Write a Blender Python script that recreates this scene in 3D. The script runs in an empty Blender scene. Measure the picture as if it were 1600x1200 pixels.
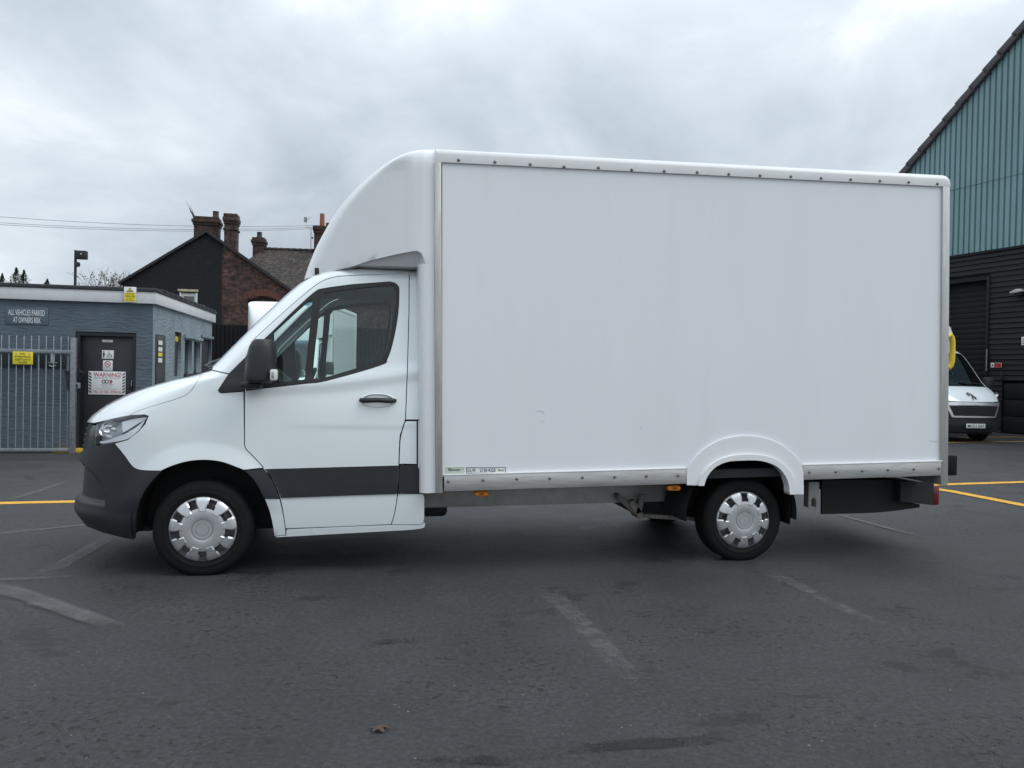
import bpy, bmesh, math, random
from bisect import bisect_right
from mathutils import Vector, Matrix
from mathutils.geometry import delaunay_2d_cdt
random.seed(7)
D = bpy.data
scene = bpy.context.scene
COL = scene.collection
R = math.radians
PI = math.pi

# ------------------------------------------------------------------ camera, sky, sun, exposure
EYE = 1.5414; PITCH = -.0127; ROLL = .0203; FPX = 1202.0          # metres, radians, pixels of a 1600 px wide frame
cam_d = D.cameras.new('camera'); cam = D.objects.new('camera', cam_d); COL.objects.link(cam)
cam_d.sensor_width = 36.0; cam_d.lens = FPX/1600*36.0; cam_d.clip_end = 3000; cam_d.clip_start = .05
cam.matrix_world = Matrix.Translation((0, 0, EYE)) @ Matrix.Rotation(PI/2+PITCH, 4, 'X') @ Matrix.Rotation(ROLL, 4, 'Z')
scene.camera = cam

SUN_EL = R(50); SUN_AZ = R(105)        # azimuth measured from +Y towards +X
world = D.worlds.new('World'); scene.world = world; world.use_nodes = True
def build_world():
    nt = world.node_tree; N = nt.nodes; L = nt.links
    N.clear()
    out = N.new('ShaderNodeOutputWorld'); bg = N.new('ShaderNodeBackground'); L.new(bg.outputs[0], out.inputs[0])
    sky = N.new('ShaderNodeTexSky'); sky.sky_type = 'NISHITA'; sky.sun_disc = False
    sky.sun_elevation = SUN_EL; sky.sun_rotation = SUN_AZ; sky.air_density = 1.0; sky.dust_density = 3.0
    tc = N.new('ShaderNodeTexCoord'); sep = N.new('ShaderNodeSeparateXYZ'); L.new(tc.outputs['Generated'], sep.inputs[0])
    def mth(op, a, b=None, c=None, clamp=False):
        m = N.new('ShaderNodeMath'); m.operation = op; m.use_clamp = clamp
        for i, x in enumerate((a, b, c)):
            if x is None: continue
            if isinstance(x, (int, float)): m.inputs[i].default_value = x
            else: L.new(x, m.inputs[i])
        return m.outputs[0]
    z = mth('MAXIMUM', sep.outputs[2], 0.0)
    zz = mth('ADD', z, 0.38)
    u = mth('DIVIDE', sep.outputs[0], zz); v = mth('DIVIDE', sep.outputs[1], zz)
    cmb = N.new('ShaderNodeCombineXYZ'); L.new(u, cmb.inputs[0]); L.new(v, cmb.inputs[1])
    def noise(scale, detail, rough, off):
        mp = N.new('ShaderNodeMapping'); mp.inputs['Location'].default_value = off; L.new(cmb.outputs[0], mp.inputs[0])
        n = N.new('ShaderNodeTexNoise'); n.inputs['Scale'].default_value = scale; n.inputs['Detail'].default_value = detail
        n.inputs['Roughness'].default_value = rough; n.inputs['Distortion'].default_value = .35; L.new(mp.outputs[0], n.inputs['Vector']); return n.outputs['Fac']
    n1 = noise(.95, 5, .52, (3.1, 1.7, 0)); n2 = noise(2.9, 7, .58, (7.3, 2.2, 4))
    mix = mth('ADD', mth('MULTIPLY', n1, .68), mth('MULTIPLY', n2, .32))
    rr = N.new('ShaderNodeValToRGB'); L.new(mix, rr.inputs[0])
    e = rr.color_ramp.elements
    e[0].position = .38; e[0].color = (4.4, 4.98, 5.65, 1)
    e[1].position = .62; e[1].color = (9.1, 9.6, 9.95, 1)
    m = e.new(.47); m.color = (5.6, 6.25, 6.95, 1)
    m = e.new(.55); m.color = (6.9, 7.55, 8.15, 1)
    # an overcast sky is brighter overhead than at the horizon
    g = mth('ADD', 1.0, mth('MULTIPLY', mth('POWER', z, 3.0), ZENITH))
    sc = N.new('ShaderNodeVectorMath'); sc.operation = 'SCALE'; L.new(rr.outputs[0], sc.inputs[0]); L.new(g, sc.inputs['Scale'])
    mx = N.new('ShaderNodeMix'); mx.data_type = 'RGBA'; mx.inputs[0].default_value = .93
    L.new(sky.outputs[0], mx.inputs[6]); L.new(sc.outputs[0], mx.inputs[7])
    L.new(mx.outputs[2], bg.inputs[0]); bg.inputs[1].default_value = .1
ZENITH = 1.9
build_world()
sun_d = D.lights.new('sun', 'SUN'); sun = D.objects.new('sun', sun_d); COL.objects.link(sun)
sun_d.energy = 1.1; sun_d.angle = R(40); sun_d.color = (1, .985, .95)
sdir = Vector((math.sin(SUN_AZ)*math.cos(SUN_EL), math.cos(SUN_AZ)*math.cos(SUN_EL), math.sin(SUN_EL)))
sun.rotation_euler = (-sdir).to_track_quat('-Z', 'Y').to_euler()
scene.view_settings.view_transform = 'Standard'; scene.view_settings.look = 'None'
scene.view_settings.gamma = 1; scene.view_settings.use_curve_mapping = False
scene.view_settings.exposure = 0.17
scene.render.resolution_x = 1024; scene.render.resolution_y = 768

# ------------------------------------------------------------------ materials
MATS = {}
def nodes_of(name):
    m = D.materials.new(name); m.use_nodes = True; MATS[name] = m
    nt = m.node_tree; return m, nt, nt.nodes, nt.links, nt.nodes['Principled BSDF']
def mat(name, col, rough=.5, metal=0, var=.12, vscale=3, bump=0, bscale=60, coat=0, stretch=(1, 1, 1), dirt=0, dirtcol=(.08, .07, .06), spec=.5, emit=None, rvar=.1, alpha=None):
    m, nt, N, L, b = nodes_of(name)
    tc = N.new('ShaderNodeTexCoord'); mp = N.new('ShaderNodeMapping'); mp.inputs['Scale'].default_value = stretch
    L.new(tc.outputs['Object'], mp.inputs[0])
    n = N.new('ShaderNodeTexNoise'); n.inputs['Scale'].default_value = vscale; n.inputs['Detail'].default_value = 6; n.inputs['Roughness'].default_value = .6
    L.new(mp.outputs[0], n.inputs['Vector'])
    rp = N.new('ShaderNodeValToRGB'); L.new(n.outputs['Fac'], rp.inputs[0])
    rp.color_ramp.elements[0].position = .3; rp.color_ramp.elements[1].position = .7
    rp.color_ramp.elements[0].color = (*[c*(1-var) for c in col], 1); rp.color_ramp.elements[1].color = (*[min(1, c*(1+var)) for c in col], 1)
    csock = rp.outputs[0]
    if dirt:
        n3 = N.new('ShaderNodeTexNoise'); n3.inputs['Scale'].default_value = vscale*2.7; n3.inputs['Detail'].default_value = 8; n3.inputs['Roughness'].default_value = .7
        L.new(mp.outputs[0], n3.inputs['Vector'])
        r3 = N.new('ShaderNodeValToRGB'); r3.color_ramp.elements[0].position = .5; r3.color_ramp.elements[1].position = .75
        r3.color_ramp.elements[0].color = (0, 0, 0, 1); r3.color_ramp.elements[1].color = (dirt, dirt, dirt, 1); L.new(n3.outputs['Fac'], r3.inputs[0])
        mx = N.new('ShaderNodeMix'); mx.data_type = 'RGBA'; L.new(r3.outputs[0], mx.inputs[0]); L.new(csock, mx.inputs[6]); mx.inputs[7].default_value = (*dirtcol, 1)
        csock = mx.outputs[2]
    L.new(csock, b.inputs['Base Color'])
    mr = N.new('ShaderNodeMapRange'); L.new(n.outputs['Fac'], mr.inputs[0]); mr.inputs[3].default_value = max(.02, rough*(1-rvar)); mr.inputs[4].default_value = min(1, rough*(1+rvar)); L.new(mr.outputs[0], b.inputs['Roughness'])
    b.inputs['Metallic'].default_value = metal; b.inputs['Coat Weight'].default_value = coat; b.inputs['Coat Roughness'].default_value = .06
    b.inputs['Specular IOR Level'].default_value = spec
    if bump:
        n2 = N.new('ShaderNodeTexNoise'); n2.inputs['Scale'].default_value = bscale; n2.inputs['Detail'].default_value = 5; L.new(mp.outputs[0], n2.inputs['Vector'])
        bp = N.new('ShaderNodeBump'); bp.inputs['Strength'].default_value = bump; bp.inputs['Distance'].default_value = .01; L.new(n2.outputs['Fac'], bp.inputs['Height']); L.new(bp.outputs[0], b.inputs['Normal'])
    if emit: b.inputs['Emission Color'].default_value = (*col, 1); b.inputs['Emission Strength'].default_value = emit
    return m
def glass_mat(name, tint, refl=.06, rough=.0):
    m, nt, N, L, b = nodes_of(name)
    out = N['Material Output']
    tr = N.new('ShaderNodeBsdfTransparent'); tr.inputs[0].default_value = (*tint, 1)
    gl = N.new('ShaderNodeBsdfGlossy'); gl.inputs['Roughness'].default_value = rough; gl.inputs[0].default_value = (.9, .95, 1, 1)
    lw = N.new('ShaderNodeLayerWeight'); lw.inputs[0].default_value = .5
    p = N.new('ShaderNodeMath'); p.operation = 'POWER'; p.inputs[1].default_value = 4; L.new(lw.outputs['Facing'], p.inputs[0])
    a = N.new('ShaderNodeMath'); a.operation = 'MULTIPLY_ADD'; a.inputs[1].default_value = .85; a.inputs[2].default_value = refl; L.new(p.outputs[0], a.inputs[0])
    mx = N.new('ShaderNodeMixShader'); L.new(a.outputs[0], mx.inputs[0]); L.new(tr.outputs[0], mx.inputs[1]); L.new(gl.outputs[0], mx.inputs[2]); L.new(mx.outputs[0], out.inputs[0])
    return m
mat('white_paint', (.80, .845, .85), .22, coat=1.0, var=.012, vscale=1.2, rvar=.2)
mat('white_panel', (.775, .79, .81), .20, var=.014, vscale=.9, bump=.10, bscale=1.3, stretch=(2.4, 1, .30), rvar=.25, dirt=.10, dirtcol=(.55, .54, .52))
mat('white_grp', (.79, .80, .805), .26, coat=.25, var=.015, vscale=2, dirt=.07, dirtcol=(.45, .43, .4))
mat('rail_white', (.66, .67, .665), .35, var=.04, vscale=3, dirt=.25, dirtcol=(.42, .41, .39))
mat('rail_alloy', (.56, .56, .55), .42, metal=.75, var=.16, vscale=5, stretch=(.5, 1, 5), bump=.05, bscale=60, dirt=.5, dirtcol=(.3, .28, .26))
mat('post_alloy', (.50, .50, .485), .5, metal=.6, var=.13, vscale=5, stretch=(5, 5, .4), bump=.04, bscale=60, dirt=.4, dirtcol=(.26, .24, .21))
mat('chassis_steel', (.46, .45, .43), .55, metal=.25, var=.2, vscale=4, dirt=.5, dirtcol=(.22, .20, .18), bump=.1, bscale=40)
mat('rusty_steel', (.24, .22, .20), .75, metal=.2, var=.35, vscale=12, dirt=.7, dirtcol=(.06, .045, .035), bump=.3, bscale=60)
mat('under_black', (.016, .016, .017), .75, var=.3, vscale=6)
mat('black_plastic', (.020, .022, .026), .5, var=.12, vscale=4, bump=.08, bscale=420, dirt=.12, dirtcol=(.07, .07, .07))
mat('black_gloss', (.012, .012, .013), .22, var=.1)
mat('rubber', (.0075, .0075, .008), .75, spec=.22, var=.25, vscale=9, dirt=.3, dirtcol=(.022, .021, .02), bump=.08, bscale=90)
mat('seal_rubber', (.012, .012, .013), .5, var=.1)
mat('trim_silver', (.64, .65, .66), .33, metal=.75, var=.05, vscale=6, dirt=.15, dirtcol=(.25, .24, .23))
mat('wheel_steel', (.34, .34, .35), .5, metal=.7, var=.2)
mat('chrome', (.8, .8, .8), .12, metal=1, var=.03)
mat('lamp_inner', (.86, .87, .88), .28, metal=0, var=.04)
mat('lamp_dark', (.42, .43, .45), .30, metal=.5, var=.1)
mat('orange_lens', (.95, .30, .02), .25, var=.1, coat=.4)
mat('orange_dark', (.40, .09, .01), .3, var=.1)
mat('red_lens', (.14, .006, .009), .22, var=.1, coat=.4)
mat('white_lens', (.75, .75, .74), .2, var=.05, coat=.5)
mat('yellow_handle', (.72, .50, .03), .45, var=.1, dirt=.3, dirtcol=(.35, .25, .05))
mat('cab_dark', (.028, .030, .033), .75, var=.15)
mat('cab_grey', (.07, .075, .08), .8, var=.12)
mat('headliner', (.15, .155, .16), .9, var=.06)
mat('seat_cloth', (.022, .023, .026), .9, var=.2, bump=.2, bscale=300)
mat('sticker_white', (.72, .74, .70), .4, var=.03)
mat('ink_blue', (.03, .05, .13), .5, var=.05)
mat('ink_black', (.012, .012, .013), .5, var=.05)
mat('ink_white', (.78, .79, .79), .5, var=.05)
mat('ink_red', (.42, .03, .035), .5, var=.1)
mat('rivet_grey', (.18, .18, .18), .45, metal=.7, var=.2)
glass_mat('cab_glass', (.78, .89, .865), .05)
glass_mat('lamp_glass', (.93, .94, .95), .08)
glass_mat('sun_strip', (.12, .38, .5), .055)
glass_mat('window_glass', (.12, .13, .14), .10)

# ------------------------------------------------------------------ objects
def tag(o, label=None, cat=None, group=None, kind=None):
    if label: o['label'] = label
    if cat: o['category'] = cat
    if group: o['group'] = group
    if kind: o['kind'] = kind
    return o
def empty(name, loc, rz=0, label=None, cat=None, group=None):
    o = D.objects.new(name, None); COL.objects.link(o); o.location = loc; o.rotation_euler = (0, 0, rz); o.empty_display_size = .2
    return tag(o, label, cat, group)
def link(name, me, parent=None, loc=None, rz=None):
    o = D.objects.new(name, me); COL.objects.link(o); o.parent = parent
    if loc is not None: o.location = loc
    if rz is not None: o.rotation_euler = (0, 0, rz)
    return o
def copy_tree(o, parent=None, skip=()):
    c = o.copy(); COL.objects.link(c); c.parent = parent
    for ch in list(o.children):
        if ch.name.split('.')[0] in skip: continue
        copy_tree(ch, c, skip)
    return c
class MB:
    def __init__(s): s.v = []; s.f = []
    def add(s, vs, fs):
        b = len(s.v); s.v += [tuple(v) for v in vs]; s.f += [tuple(i+b for i in f) for f in fs]; return s
    def box(s, x0, x1, y0, y1, z0, z1):
        return s.add([(x0,y0,z0),(x1,y0,z0),(x1,y1,z0),(x0,y1,z0),(x0,y0,z1),(x1,y0,z1),(x1,y1,z1),(x0,y1,z1)],
                     [(0,3,2,1),(4,5,6,7),(0,1,5,4),(1,2,6,5),(2,3,7,6),(3,0,4,7)])
    def cyl(s, p0, p1, r0, r1=None, n=16, cap=True):
        r1 = r0 if r1 is None else r1
        p0 = Vector(p0); p1 = Vector(p1); d = (p1-p0).normalized()
        a = d.orthogonal().normalized(); b = d.cross(a)
        vs = []
        for p, r in ((p0, r0), (p1, r1)):
            for i in range(n):
                t = 2*PI*i/n; vs.append(p+a*(r*math.cos(t))+b*(r*math.sin(t)))
        fs = [(i, (i+1) % n, n+(i+1) % n, n+i) for i in range(n)]
        if cap: fs += [tuple(range(n-1, -1, -1)), tuple(range(n, 2*n))]
        return s.add(vs, fs)
    def tube(s, pts, r, n=8, cap=True, closed=False):
        P = [Vector(p) for p in pts]; m = len(P); vs = []; up = None
        rs = r if isinstance(r, (list, tuple)) else [r]*m
        for k in range(m):
            if closed: d = P[(k+1) % m]-P[k-1]
            else: d = P[min(k+1, m-1)]-P[max(k-1, 0)]
            d.normalize()
            if up is None: a = d.orthogonal().normalized()
            else:
                a = up-d*up.dot(d); a.normalize()
            up = a; b = d.cross(a)
            for i in range(n):
                t = 2*PI*i/n; vs.append(P[k]+a*(rs[k]*math.cos(t))+b*(rs[k]*math.sin(t)))
        fs = []
        for k in range(m if closed else m-1):
            k2 = (k+1) % m
            fs += [(k*n+i, k*n+(i+1) % n, k2*n+(i+1) % n, k2*n+i) for i in range(n)]
        if cap and not closed: fs += [tuple(range(n-1, -1, -1)), tuple((m-1)*n+i for i in range(n))]
        return s.add(vs, fs)
    def prism(s, poly, a, b, axis='y'):
        # poly in the two other axes (x,z) for y, (y,z) for x, (x,y) for z
        n = len(poly)
        def pt(p, t): return (p[0], t, p[1]) if axis == 'y' else (t, p[0], p[1]) if axis == 'x' else (p[0], p[1], t)
        vs = [pt(p, a) for p in poly]+[pt(p, b) for p in poly]
        fs = [tuple(range(n)), tuple(range(2*n-1, n-1, -1))]+[(i, n+i, n+(i+1) % n, (i+1) % n) for i in range(n)]
        return s.add(vs, fs)
    def loft(s, rings, closed=True, cap=False):
        n = len(rings[0]); vs = [v for r in rings for v in r]; fs = []
        for k in range(len(rings)-1):
            for i in range(n if closed else n-1):
                j = (i+1) % n; fs.append((k*n+i, k*n+j, (k+1)*n+j, (k+1)*n+i))
        if cap: fs += [tuple(range(n-1, -1, -1)), tuple((len(rings)-1)*n+i for i in range(n))]
        return s.add(vs, fs)
    def lathe(s, prof, c, n=48, axis='y'):
        # prof: (radius, offset along axis)
        rings = []
        for r, o in prof:
            ring = []
            for i in range(n):
                t = 2*PI*i/n; ca, sa = r*math.cos(t), r*math.sin(t)
                ring.append((c[0]+ca, c[1]+o, c[2]+sa) if axis == 'y' else (c[0]+ca, c[1]+sa, c[2]+o) if axis == 'z' else (c[0]+o, c[1]+ca, c[2]+sa))
            rings.append(ring)
        return s.loft(rings)
    def mesh(s, name, m, bevel=0, smooth=35, xf=None, seg=2):
        bm = bmesh.new()
        vv = [bm.verts.new(xf(v) if xf else v) for v in s.v]
        for f in s.f:
            try: bm.faces.new([vv[i] for i in f])
            except ValueError: pass
        bmesh.ops.remove_doubles(bm, verts=bm.verts, dist=1e-6)
        bmesh.ops.recalc_face_normals(bm, faces=bm.faces)
        if bevel: bmesh.ops.bevel(bm, geom=[e for e in bm.edges if e.calc_face_angle(0) > .5], offset=bevel, segments=seg, affect='EDGES', profile=.5, clamp_overlap=True)
        if smooth:
            lim = R(smooth)
            for f in bm.faces: f.smooth = True
            for e in bm.edges: e.smooth = e.calc_face_angle(0) < lim
        me = D.meshes.new(name); bm.to_mesh(me); bm.free()
        me.materials.append(MATS[m] if isinstance(m, str) else m); return me
    def build(s, name, m, parent=None, bevel=0, smooth=35, xf=None, seg=2, loc=None, rz=None):
        return link(name, s.mesh(name, m, bevel, smooth, xf, seg), parent, loc, rz)
def part_box(name, m, parent, x0, x1, y0, y1, z0, z1, bevel=0, xf=None):
    return MB().box(x0, x1, y0, y1, z0, z1).build(name, m, parent, bevel, xf=xf)

# ------------------------------------------------------------------ measuring: a sight line of the photograph met with a known plane of the place
def ray(px, py):
    xi = px-800; yi = py-600; c, s = math.cos(ROLL), math.sin(ROLL)
    a = xi*c+yi*s; b = -xi*s+yi*c
    d = (a/FPX, 1., -b/FPX); c, s = math.cos(PITCH), math.sin(PITCH)
    return Vector((d[0], d[1]*c-d[2]*s, d[1]*s+d[2]*c))
CAM = Vector((0, 0, EYE))
def on_ground(px, py, z=0):
    d = ray(px, py); return CAM+d*((z-EYE)/d.z)
def at_depth(px, py, Y):
    d = ray(px, py); return CAM+d*(Y/d.y)
class Frame:
    def __init__(s, loc, yaw):
        s.o = Vector(loc); s.yaw = yaw; s.U = Vector((math.cos(yaw), math.sin(yaw), 0)); s.N = Vector((-math.sin(yaw), math.cos(yaw), 0)); s.q = CAM-s.o
    def y(s, px, py, n):
        d = ray(px, py); P = s.q+d*((n-s.q.dot(s.N))/d.dot(s.N)); return P.dot(s.U), P.z
    def x(s, px, py, n):
        d = ray(px, py); P = s.q+d*((n-s.q.dot(s.U))/d.dot(s.U)); return P.dot(s.N), P.z
    def w(s, x, y, z): return s.o+s.U*x+s.N*y+Vector((0, 0, z))

def interp(tab):
    xs = [t[0] for t in tab]; ys = [t[1] for t in tab]; n = len(xs)
    sl = [(ys[i+1]-ys[i])/(xs[i+1]-xs[i]) for i in range(n-1)]
    ms = [sl[0]]+[0 if sl[i-1]*sl[i] <= 0 else 2*sl[i-1]*sl[i]/(sl[i-1]+sl[i]) for i in range(1, n-1)]+[sl[-1]]
    def f(x):
        if x <= xs[0]: return ys[0]+(x-xs[0])*ms[0]*.5
        if x >= xs[-1]: return ys[-1]
        i = min(bisect_right(xs, x)-1, n-2); h = xs[i+1]-xs[i]; t = (x-xs[i])/h
        return (2*t**3-3*t*t+1)*ys[i]+(t**3-2*t*t+t)*h*ms[i]+(-2*t**3+3*t*t)*ys[i+1]+(t**3-t*t)*h*ms[i+1]
    return f
def sst(a, b, x):
    t = max(0, min(1, (x-a)/(b-a))); return t*t*(3-2*t)
def sm(pts, k=5):
    out = []
    n = len(pts)
    for i in range(n-1):
        p0 = pts[max(i-1, 0)]; p1 = pts[i]; p2 = pts[i+1]; p3 = pts[min(i+2, n-1)]
        for j in range(k):
            t = j/k
            out.append(tuple(.5*(2*p1[c]+(p2[c]-p0[c])*t+(2*p0[c]-5*p1[c]+4*p2[c]-p3[c])*t*t+(-p0[c]+3*p1[c]-3*p2[c]+p3[c])*t**3) for c in (0, 1)))
    out.append(tuple(pts[-1])); return out
def dense(pts, step, closed=True):
    out = []; n = len(pts)
    for i in range(n if closed else n-1):
        a = pts[i]; b = pts[(i+1) % n]; d = math.dist(a, b)
        if d < 1e-9: continue
        k = max(1, math.ceil(d/step))
        out += [tuple(a[c]+(b[c]-a[c])*j/k for c in (0, 1)) for j in range(k)]
    if not closed: out.append(tuple(pts[-1]))
    return out
def area(p): return .5*sum(p[i][0]*p[(i+1) % len(p)][1]-p[(i+1) % len(p)][0]*p[i][1] for i in range(len(p)))
def inset(p, d):
    if not d: return p
    if area(p) < 0: p = p[::-1]
    n = len(p); out = []
    for i in range(n):
        a, b, c = p[i-1], p[i], p[(i+1) % n]
        e1 = Vector((b[0]-a[0], b[1]-a[1])); e2 = Vector((c[0]-b[0], c[1]-b[1]))
        if e1.length < 1e-9 or e2.length < 1e-9: out.append(b); continue
        n1 = Vector((-e1.y, e1.x)).normalized(); n2 = Vector((-e2.y, e2.x)).normalized(); m = n1+n2
        if m.length < .3: m = n1*.7
        else: m = m/max(.5, m.length_squared/2)
        out.append((b[0]+m.x*d, b[1]+m.y*d))
    return out
def inside(p, poly):
    x, y = p; c = False; n = len(poly); j = n-1
    for i in range(n):
        yi = poly[i][1]; yj = poly[j][1]
        if (yi > y) != (yj > y) and x < (poly[j][0]-poly[i][0])*(y-yi)/(yj-yi)+poly[i][0]: c = not c
        j = i
    return c
def fill(outer, holes, grid):
    loops = [outer]+list(holes); pts = []; ed = []
    for lp in loops:
        b = len(pts); pts += lp; ed += [(b+i, b+(i+1) % len(lp)) for i in range(len(lp))]
    if grid:
        bd = list(pts); cell = {}
        for p in bd: cell.setdefault((int(p[0]//grid), int(p[1]//grid)), []).append(p)
        x0 = min(p[0] for p in outer); x1 = max(p[0] for p in outer); y0 = min(p[1] for p in outer); y1 = max(p[1] for p in outer)
        for i in range(int((x1-x0)/grid)+1):
            for j in range(int((y1-y0)/grid)+1):
                p = (x0+(i+.5)*grid, y0+(j+.5)*grid)
                cx, cy = int(p[0]//grid), int(p[1]//grid)
                if any(math.dist(p, q) < grid*.45 for dx in (-1, 0, 1) for dy in (-1, 0, 1) for q in cell.get((cx+dx, cy+dy), ())): continue
                if inside(p, outer) and not any(inside(p, h) for h in holes): pts.append(p)
    r = delaunay_2d_cdt([Vector(p) for p in pts], ed, [], 0, 1e-6)
    V = [tuple(v) for v in r[0]]; F = []
    for f in r[2]:
        c = (sum(V[i][0] for i in f)/3, sum(V[i][1] for i in f)/3)
        if inside(c, outer) and not any(inside(c, h) for h in holes): F.append(tuple(f))
    return V, F
def panel_mesh(name, surf, outer, holes, m, off=0, thick=.012, grid=.04, mirror=False, both=False, dfun=None):
    V, F = fill(outer, holes, grid)
    def pt(q, z, o):
        return surf.P(q, z, o+(dfun(q, z) if dfun else 0))
    P = []; NR = []
    e = .004
    for q, z in V:
        p = pt(q, z, off); P.append(p)
        a = pt(q+e, z, off)-pt(q-e, z, off); b = pt(q, z+e, off)-pt(q, z-e, off)
        n = a.cross(b)
        NR.append(n.normalized() if n.length > 1e-12 else Vector((0, -1, 0)))
    F = [f if area([V[i] for i in f]) > 0 else f[::-1] for f in F]
    if thick:
        cnt = {}
        for f in F:
            for i in range(3): cnt[(f[i], f[(i+1) % 3])] = 1
        rim = [k for k in cnt if (k[1], k[0]) not in cnt]
        mp = {}
        for k in rim:
            for i in k:
                if i not in mp:
                    mp[i] = (len(P), len(P)+1); P.append(P[i].copy()); P.append(P[i]-NR[i]*thick); NR += [Vector((0, 0, 0)), Vector((0, 0, 0))]
        F = list(F)+[(mp[b][0], mp[a][0], mp[a][1], mp[b][1]) for a, b in rim]
    if both or mirror:
        P2 = [Vector((p.x, -p.y, p.z)) for p in P]; N2 = [Vector((n.x, -n.y, n.z)) for n in NR]; F2 = [f[::-1] for f in F]
        if mirror: P, NR, F = P2, N2, F2
        else:
            b = len(P); P += P2; NR += N2; F = list(F)+[tuple(i+b for i in f) for f in F2]
    me = D.meshes.new(name); me.from_pydata([tuple(p) for p in P], [], [tuple(f) for f in F]); me.materials.append(MATS[m])
    me.polygons.foreach_set('use_smooth', [True]*len(me.polygons))
    me.normals_split_custom_set_from_vertices([tuple(n) for n in NR])
    me.update(); return me
class Shell:
    """A vehicle skin given by its plan outline at every height: front point sN, nose length L, roundness p, half width W."""
    KA = .55
    def __init__(s, fr, sN, L, p, W, extra=None):
        s.fr = fr; s.sN = interp(sN); s.L = interp(L); s.p = interp(p); s.W = interp(W); s.ex = extra
        s.Q0 = s.KA*PI/2
    def w_at(s, x, z):
        a = s.sN(z); L = s.L(z); p = s.p(z); W = s.W(z)
        if x < a+L:
            c = min(1, (a+L-x)/L); W *= max(0, 1-c**p)**(1/p)
        return W+(s.ex(x, z) if s.ex else 0)
    def q_of(s, x, z):
        a = s.sN(z); L = s.L(z); p = s.p(z)
        if x < a+L:
            c = min(1, (a+L-x)/L); return s.KA*math.acos(min(1, c**(p/2)))
        return s.Q0+x-a-L
    def P(s, q, z, off=0):
        a = s.sN(z); L = s.L(z); p = s.p(z); W = s.W(z)
        if q < s.Q0:
            sg = -1 if q < 0 else 1
            f = abs(q)/s.KA; x = a+L*(1-max(0, math.cos(f))**(2/p)); w = sg*W*math.sin(f)**(2/p)
        else: x = a+L+q-s.Q0; w = W
        if s.ex: w += s.ex(x, z)*min(1, abs(w)/.5)
        v = Vector((x, -w, z))
        if off:
            e = .004; d1 = s.P(q+e, z)-s.P(q-e, z); d2 = s.P(q, z+e)-s.P(q, z-e); n = d1.cross(d2)
            if n.length > 1e-12: v += n.normalized()*off
        return v
    def tr(s, px, py):
        n = -.97
        for i in range(40):
            x, z = s.fr.y(px, py, n); n = .55*n-.45*max(.3, s.w_at(x, z))
        x, z = s.fr.y(px, py, n); return (s.q_of(x, z), z)
    def poly(s, pts, step=7): return [s.tr(*p) for p in dense(pts, step)]
class Flat:
    def __init__(s, fr, w): s.fr = fr; s.wd = w
    def P(s, q, z, off=0): return Vector((q, -s.wd-off, z))
    def tr(s, px, py): return s.fr.y(px, py, -s.wd)
    def poly(s, pts, step=12): return [s.tr(*p) for p in dense(pts, step)]

def text_mesh(txt, w, h, m, name='lettering', bold=0, shear=0):
    c = D.curves.new('txt', 'FONT'); c.body = txt; c.align_x = 'CENTER'; c.offset = bold; c.shear = shear; c.space_line = 1.05; c.resolution_u = 3
    o = D.objects.new('txt', c); COL.objects.link(o)
    me = D.meshes.new_from_object(o.evaluated_get(bpy.context.evaluated_depsgraph_get()))
    D.objects.remove(o); D.curves.remove(c)
    xs = [v.co.x for v in me.vertices]; ys = [v.co.y for v in me.vertices]
    x0, x1, y0, y1 = min(xs), max(xs), min(ys), max(ys)
    for v in me.vertices:
        v.co = ((v.co.x-(x0+x1)/2)*w/(x1-x0), 0, (v.co.y-(y0+y1)/2)*h/(y1-y0))
    me.materials.clear(); me.materials.append(MATS[m]); me.name = name
    return me
def letters(txt, w, h, m, parent, x, y, z, bold=0, name='lettering'):
    o = link(name, text_mesh(txt, w, h, m, name, bold), parent); o.location = (x, y, z); return o

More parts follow.
